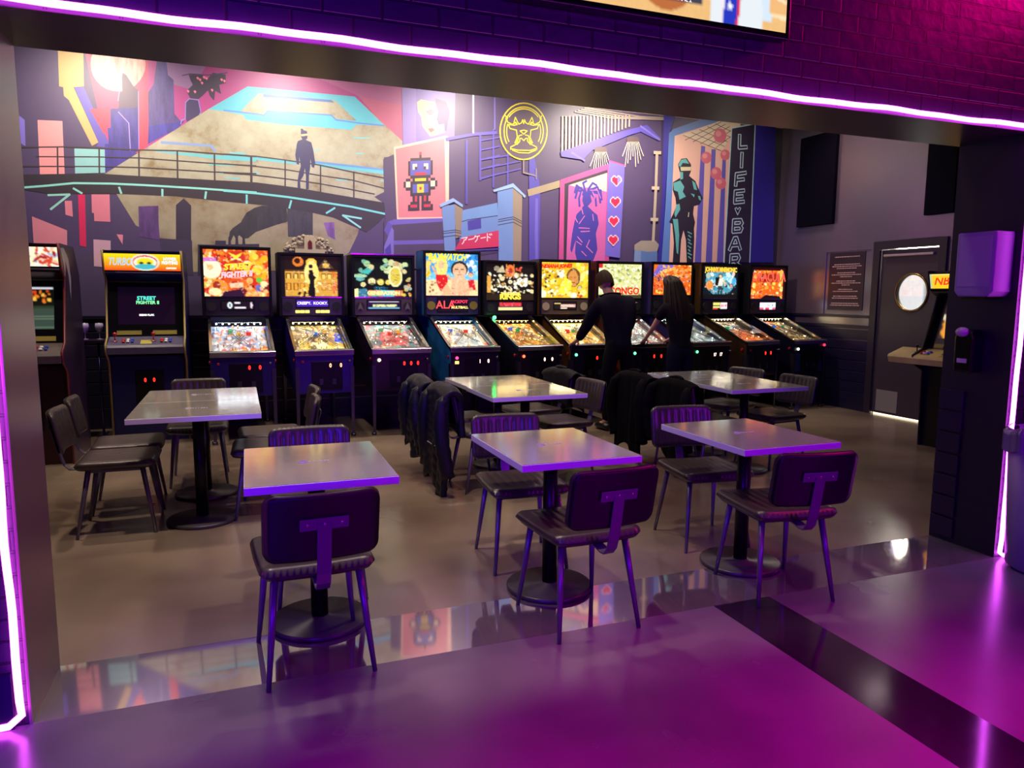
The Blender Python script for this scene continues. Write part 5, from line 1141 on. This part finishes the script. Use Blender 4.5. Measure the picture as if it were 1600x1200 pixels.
# ------------------------------------------------------------------ people
def skin_obj(name, verts, edges, radii, m, parent, root=0, sub=2, flat=None):
    me = bpy.data.meshes.new(name); me.from_pydata(verts, edges, []); o = bpy.data.objects.new(name, me); COL.objects.link(o); o.parent = parent
    md = o.modifiers.new('skin', 'SKIN'); md.use_smooth_shade = True
    sk = me.skin_vertices[0].data if me.skin_vertices else None
    if sk is None: bpy.context.view_layer.objects.active = o; bpy.ops.mesh.customdata_skin_add(); sk = me.skin_vertices[0].data
    for i, r_ in enumerate(radii): sk[i].radius = r_ if isinstance(r_, tuple) else (r_, r_); sk[i].use_root = (i == root)
    md.branch_smoothing = .4
    s = o.modifiers.new('sub', 'SUBSURF'); s.levels = sub; s.render_levels = sub
    me.materials.append(m); return o
SKIN = mat('skin', '#b88670', .5, spec=.35)
def person(name, label, loc, J, R, hair, shirt, pants, shoe, sleeve_to, female=False, rz=0):
    """J: joints in local metres, +Y towards the machine"""
    t = empty(name, loc, rz, label, 'person')
    names = list(J); V = [J[k] for k in names]; SH = dict(pelvis=.8, waist=.8, chest=.8, shL=.8, shR=.8, hipL=.8, hipR=.8, knL=.8, knR=.8, elL=.85, elR=.85, neckb=.8)
    RB = {k: (tuple(q*SH.get(k, 1) for q in R[k]) if isinstance(R[k], tuple) else R[k]*SH.get(k, 1)) for k in R}; ix = {k: i for i, k in enumerate(names)}
    E_ = [('pelvis', 'waist'), ('waist', 'chest'), ('chest', 'neckb'), ('neckb', 'neck'), ('neck', 'headc')]
    for s in 'LR': E_ += [('chest', 'sh'+s), ('sh'+s, 'el'+s), ('el'+s, 'wr'+s), ('wr'+s, 'palm'+s), ('pelvis', 'hip'+s), ('hip'+s, 'kn'+s), ('kn'+s, 'an'+s), ('an'+s, 'toe'+s)]
    V2 = list(V); R2 = [RB[k] for k in names]; E2 = [(ix[a], ix[b]) for a, b in E_]
    # five separate fingers on each hand
    for s in 'LR':
        p = Vector(J['palm'+s]); w0 = Vector(J['wr'+s]); d = (p-w0).normalized(); side = Vector((1, 0, 0)) if s == 'L' else Vector((-1, 0, 0))
        side = (side-d*side.dot(d)).normalized(); dn = Vector((0, 0, -1))
        for k, L in enumerate((.072, .08, .076, .06)):
            off = side*(-.030+.020*k)*-1
            a = p+off+d*.028; b = a+d*L*.45+dn*.006; c = b+(d*.35+dn*.75).normalized()*L*.5
            n = len(V2); V2 += [tuple(a), tuple(b), tuple(c)]; R2 += [.0095, .0085, .0075]; E2 += [(ix['palm'+s], n), (n, n+1), (n+1, n+2)]
        a = p+side*.035-d*.02; b = a+(side*.7+d*.6).normalized()*.03+dn*.008; c = b+(d*.8+dn*.5).normalized()*.028
        n = len(V2); V2 += [tuple(a), tuple(b), tuple(c)]; R2 += [.011, .0095, .008]; E2 += [(ix['wr'+s], n), (n, n+1), (n+1, n+2)]
    body = skin_obj('body', V2, E2, R2, SKIN, t, ix['pelvis'])
    def garment(nm, ks, ed, grow, m, extra=None):
        ii = {k: i for i, k in enumerate(ks)}; rr = []
        for k in ks:
            r_ = R[k]; rr.append(tuple(q+grow for q in r_) if isinstance(r_, tuple) else r_+grow)
        return skin_obj(nm, [J[k] if not (extra and k in extra) else extra[k] for k in ks], [(ii[a], ii[b]) for a, b in ed], rr, m, t, 0)
    ks = ['waist', 'pelvis', 'chest', 'neckb', 'shL', 'shR', 'elL', 'elR']; ed = [('waist', 'pelvis'), ('waist', 'chest'), ('chest', 'neckb'), ('chest', 'shL'), ('chest', 'shR'), ('shL', 'elL'), ('shR', 'elR')]; ex = None
    if sleeve_to == 'wrist': ks += ['wrL', 'wrR']; ed += [('elL', 'wrL'), ('elR', 'wrR')]
    else: ex = {k: tuple(np.array(J['sh'+k[-1]])*.35+np.array(J[k])*.65) for k in ('elL', 'elR')}
    ex = dict(ex or {}); ex['pelvis'] = (0, .0, J['pelvis'][2]-.07)
    garment('shirt', ks, ed, .022, shirt, ex)
    garment('trousers', ['pelvis', 'waist', 'hipL', 'hipR', 'knL', 'knR', 'anL', 'anR'], [('pelvis', 'waist'), ('pelvis', 'hipL'), ('pelvis', 'hipR'), ('hipL', 'knL'), ('hipR', 'knR'), ('knL', 'anL'), ('knR', 'anR')], .004, pants, {'waist': (0, .035, J['pelvis'][2]+.13)})
    for s in 'LR':
        a, b = J['an'+s], J['toe'+s]; MB().tube([(a[0], a[1]-.07, .045), (a[0], a[1], .052), (b[0], b[1]-.02, .042), (b[0], b[1]+.05, .034)], [.036, .05, .047, .03], 14, flat=.85).build('shoe', shoe, t)
    # head: skull, face, ears, hair
    hc = Vector(J['headc']); tilt = .45
    Mh = Matrix.Rotation(-tilt, 3, 'X')
    def H(p): return tuple(hc+Mh @ Vector(p))
    def skull(u, v):
        q = u*2*PI; th = v*PI; x = .078*math.sin(th)*math.cos(q); y = .095*math.sin(th)*math.sin(q); z = .112*math.cos(th)
        if y > 0 and z < -.02: x *= 1-.22*min(1, (-z-.02)/.08)
        if y > 0 and abs(x) < .014 and -.03 < z < .03: y += .018*(1-(z+.03)/.07)
        return H((x, y, z))
    hd = MB().grid(skull, 28, 20)
    for s in (-1, 1): hd.sphere(H((s*.074, -.002, -.005)), .018, 8, 6, (.45, .7, 1.3))
    head = hd.build('head', SKIN, t)
    fe = MB()
    for s in (-1, 1): fe.sphere(H((s*.03, .082, .005)), .011, 8, 6)
    fe.build('eyes', mat('eye_white', '#d8d0c8', .3), head)
    MB().tube([H((-.022, .086, -.052)), H((0, .092, -.054)), H((.022, .086, -.052))], [.003, .006, .003], 6).build('mouth', mat('lips', '#8a4a48', .4), head)
    if not female:
        def hairf(u, v):
            q = u*2*PI; th = v*PI*.56; wv = .003*math.sin(q*13)+.003*math.sin(q*29+v*20)
            x = (.092+wv)*math.sin(th)*math.cos(q); y = (.110+wv)*math.sin(th)*math.sin(q)-.006; z = (.122+wv)*math.cos(th)
            if math.sin(q) < .35: z -= .055*v*v
            else: z += .055*v*v
            return H((x, y, z))
        MB().grid(hairf, 60, 18).build('hair', hair, t)
    else:
        sp = [Vector(J['headc']), Vector(J['neck']), Vector(J['neckb'])]
        def lh(u, v):
            q = PI+u*PI*1.0; wv = .004*math.sin(q*17)+.003*math.sin(q*31+v*6)
            if v < .3:
                th = v/.3*PI*.5; return H(((.093+wv)*math.sin(th)*math.cos(q), (.103+wv)*math.sin(th)*math.sin(q)-.004+(.05*math.cos(th)), (.124+wv)*math.cos(th)))
            k = (v-.3)/.7; a = Vector(H(((.093+wv)*math.cos(q), (.103+wv)*math.sin(q)-.004, 0)))
            spread = 1+.75*math.sin(k*PI*.55)-.25*k*k
            cx_ = hc.x+.045*k; x = cx_+(a.x-hc.x)*spread; y = a.y-.02*k-(.10)*math.sin(k*PI*.5)*(0.4+abs(math.sin(q))*.6); z = a.z-k*(.50-.06*abs(math.cos(q)))
            return (x, y, z)
        hb = MB().grid(lh, 60, 40).build('hair', hair, t); sd_ = hb.modifiers.new('thickness', 'SOLIDIFY'); sd_.thickness = .02; sd_.offset = 1
        def capf(u, v):
            q = u*2*PI; th = v*PI*.5; return H((.091*math.sin(th)*math.cos(q), .105*math.sin(th)*math.sin(q)-.006, .122*math.cos(th)+(.03*v if math.sin(q) > .3 else 0)))
        MB().grid(capf, 30, 10).build('hair_top', hair, t)
    return t
MJ = dict(pelvis=(0, 0, .93), waist=(0, .04, 1.10), chest=(-.01, .12, 1.33), neckb=(-.02, .19, 1.49), neck=(-.03, .235, 1.54), headc=(-.045, .29, 1.655),
          shL=(-.20, .12, 1.42), shR=(.195, .12, 1.44), elL=(-.26, .25, 1.17), elR=(.26, .22, 1.16), wrL=(-.285, .44, .985), wrR=(.245, .44, .985), palmL=(-.30, .51, .945), palmR=(.25, .51, .945),
          hipL=(-.10, 0, .88), hipR=(.10, 0, .88), knL=(-.13, .03, .49), knR=(.13, .0, .49), anL=(-.15, -.02, .085), anR=(.15, -.05, .085), toeL=(-.17, .11, .04), toeR=(.17, .09, .04))
MR = dict(pelvis=(.165, .12), waist=(.155, .11), chest=(.185, .125), neckb=(.085, .075), neck=.06, headc=.05, shL=.075, shR=.075, elL=.048, elR=.048, wrL=.03, wrR=.03, palmL=(.040, .018), palmR=(.040, .018),
          hipL=.10, hipR=.10, knL=.062, knR=.062, anL=.04, anR=.04, toeL=.035, toeR=.035)
person('person', 'person with short brown hair and dark long sleeved shirt leaning over the yellow pinball machine', (3.93, 7.08, 0), MJ, MR, mat('short_brown_hair', '#2a160a', .75, spec=.15, bump=(90, .5)),
       mat('black_violet_knit', '#120d1a', .9, spec=.08, bump=(50, .25)), mat('black_jeans', '#08070c', .85, spec=.08), mat('black_shoe', '#0c0a0c', .4), 'wrist')
WJ = dict(pelvis=(0, 0, .90), waist=(0, .02, 1.05), chest=(-.01, .08, 1.27), neckb=(-.01, .12, 1.41), neck=(-.015, .15, 1.46), headc=(-.02, .19, 1.60),
          shL=(-.165, .08, 1.37), shR=(.165, .08, 1.36), elL=(-.235, .22, 1.12), elR=(.20, .22, 1.11), wrL=(-.225, .40, .985), wrR=(.15, .41, .985), palmL=(-.215, .465, .945), palmR=(.14, .475, .945),
          hipL=(-.09, 0, .85), hipR=(.09, 0, .85), knL=(-.10, .02, .47), knR=(.10, .0, .47), anL=(-.11, -.03, .085), anR=(.12, -.03, .085), toeL=(-.12, .09, .04), toeR=(.14, .09, .04))
WR = dict(pelvis=(.165, .12), waist=(.125, .095), chest=(.15, .11), neckb=(.065, .06), neck=.042, headc=.04, shL=.058, shR=.058, elL=.038, elR=.038, wrL=.025, wrR=.025, palmL=(.034, .016), palmR=(.034, .016),
          hipL=.105, hipR=.105, knL=.06, knR=.06, anL=.036, anR=.036, toeL=.032, toeR=.032)
person('person', 'person with long dark brown hair and dark short sleeved top leaning on a pinball machine', (4.765, 7.13, 0), WJ, WR, mat('long_brown_hair', '#1c0a07', .6, spec=.2, bump=(120, .5)),
       mat('black_cotton', '#120c16', .9, spec=.08, bump=(50, .2)), mat('navy_jeans', '#100e22', .85, spec=.08), mat('black_shoe', '#0c0a0c', .4), 'short', True)
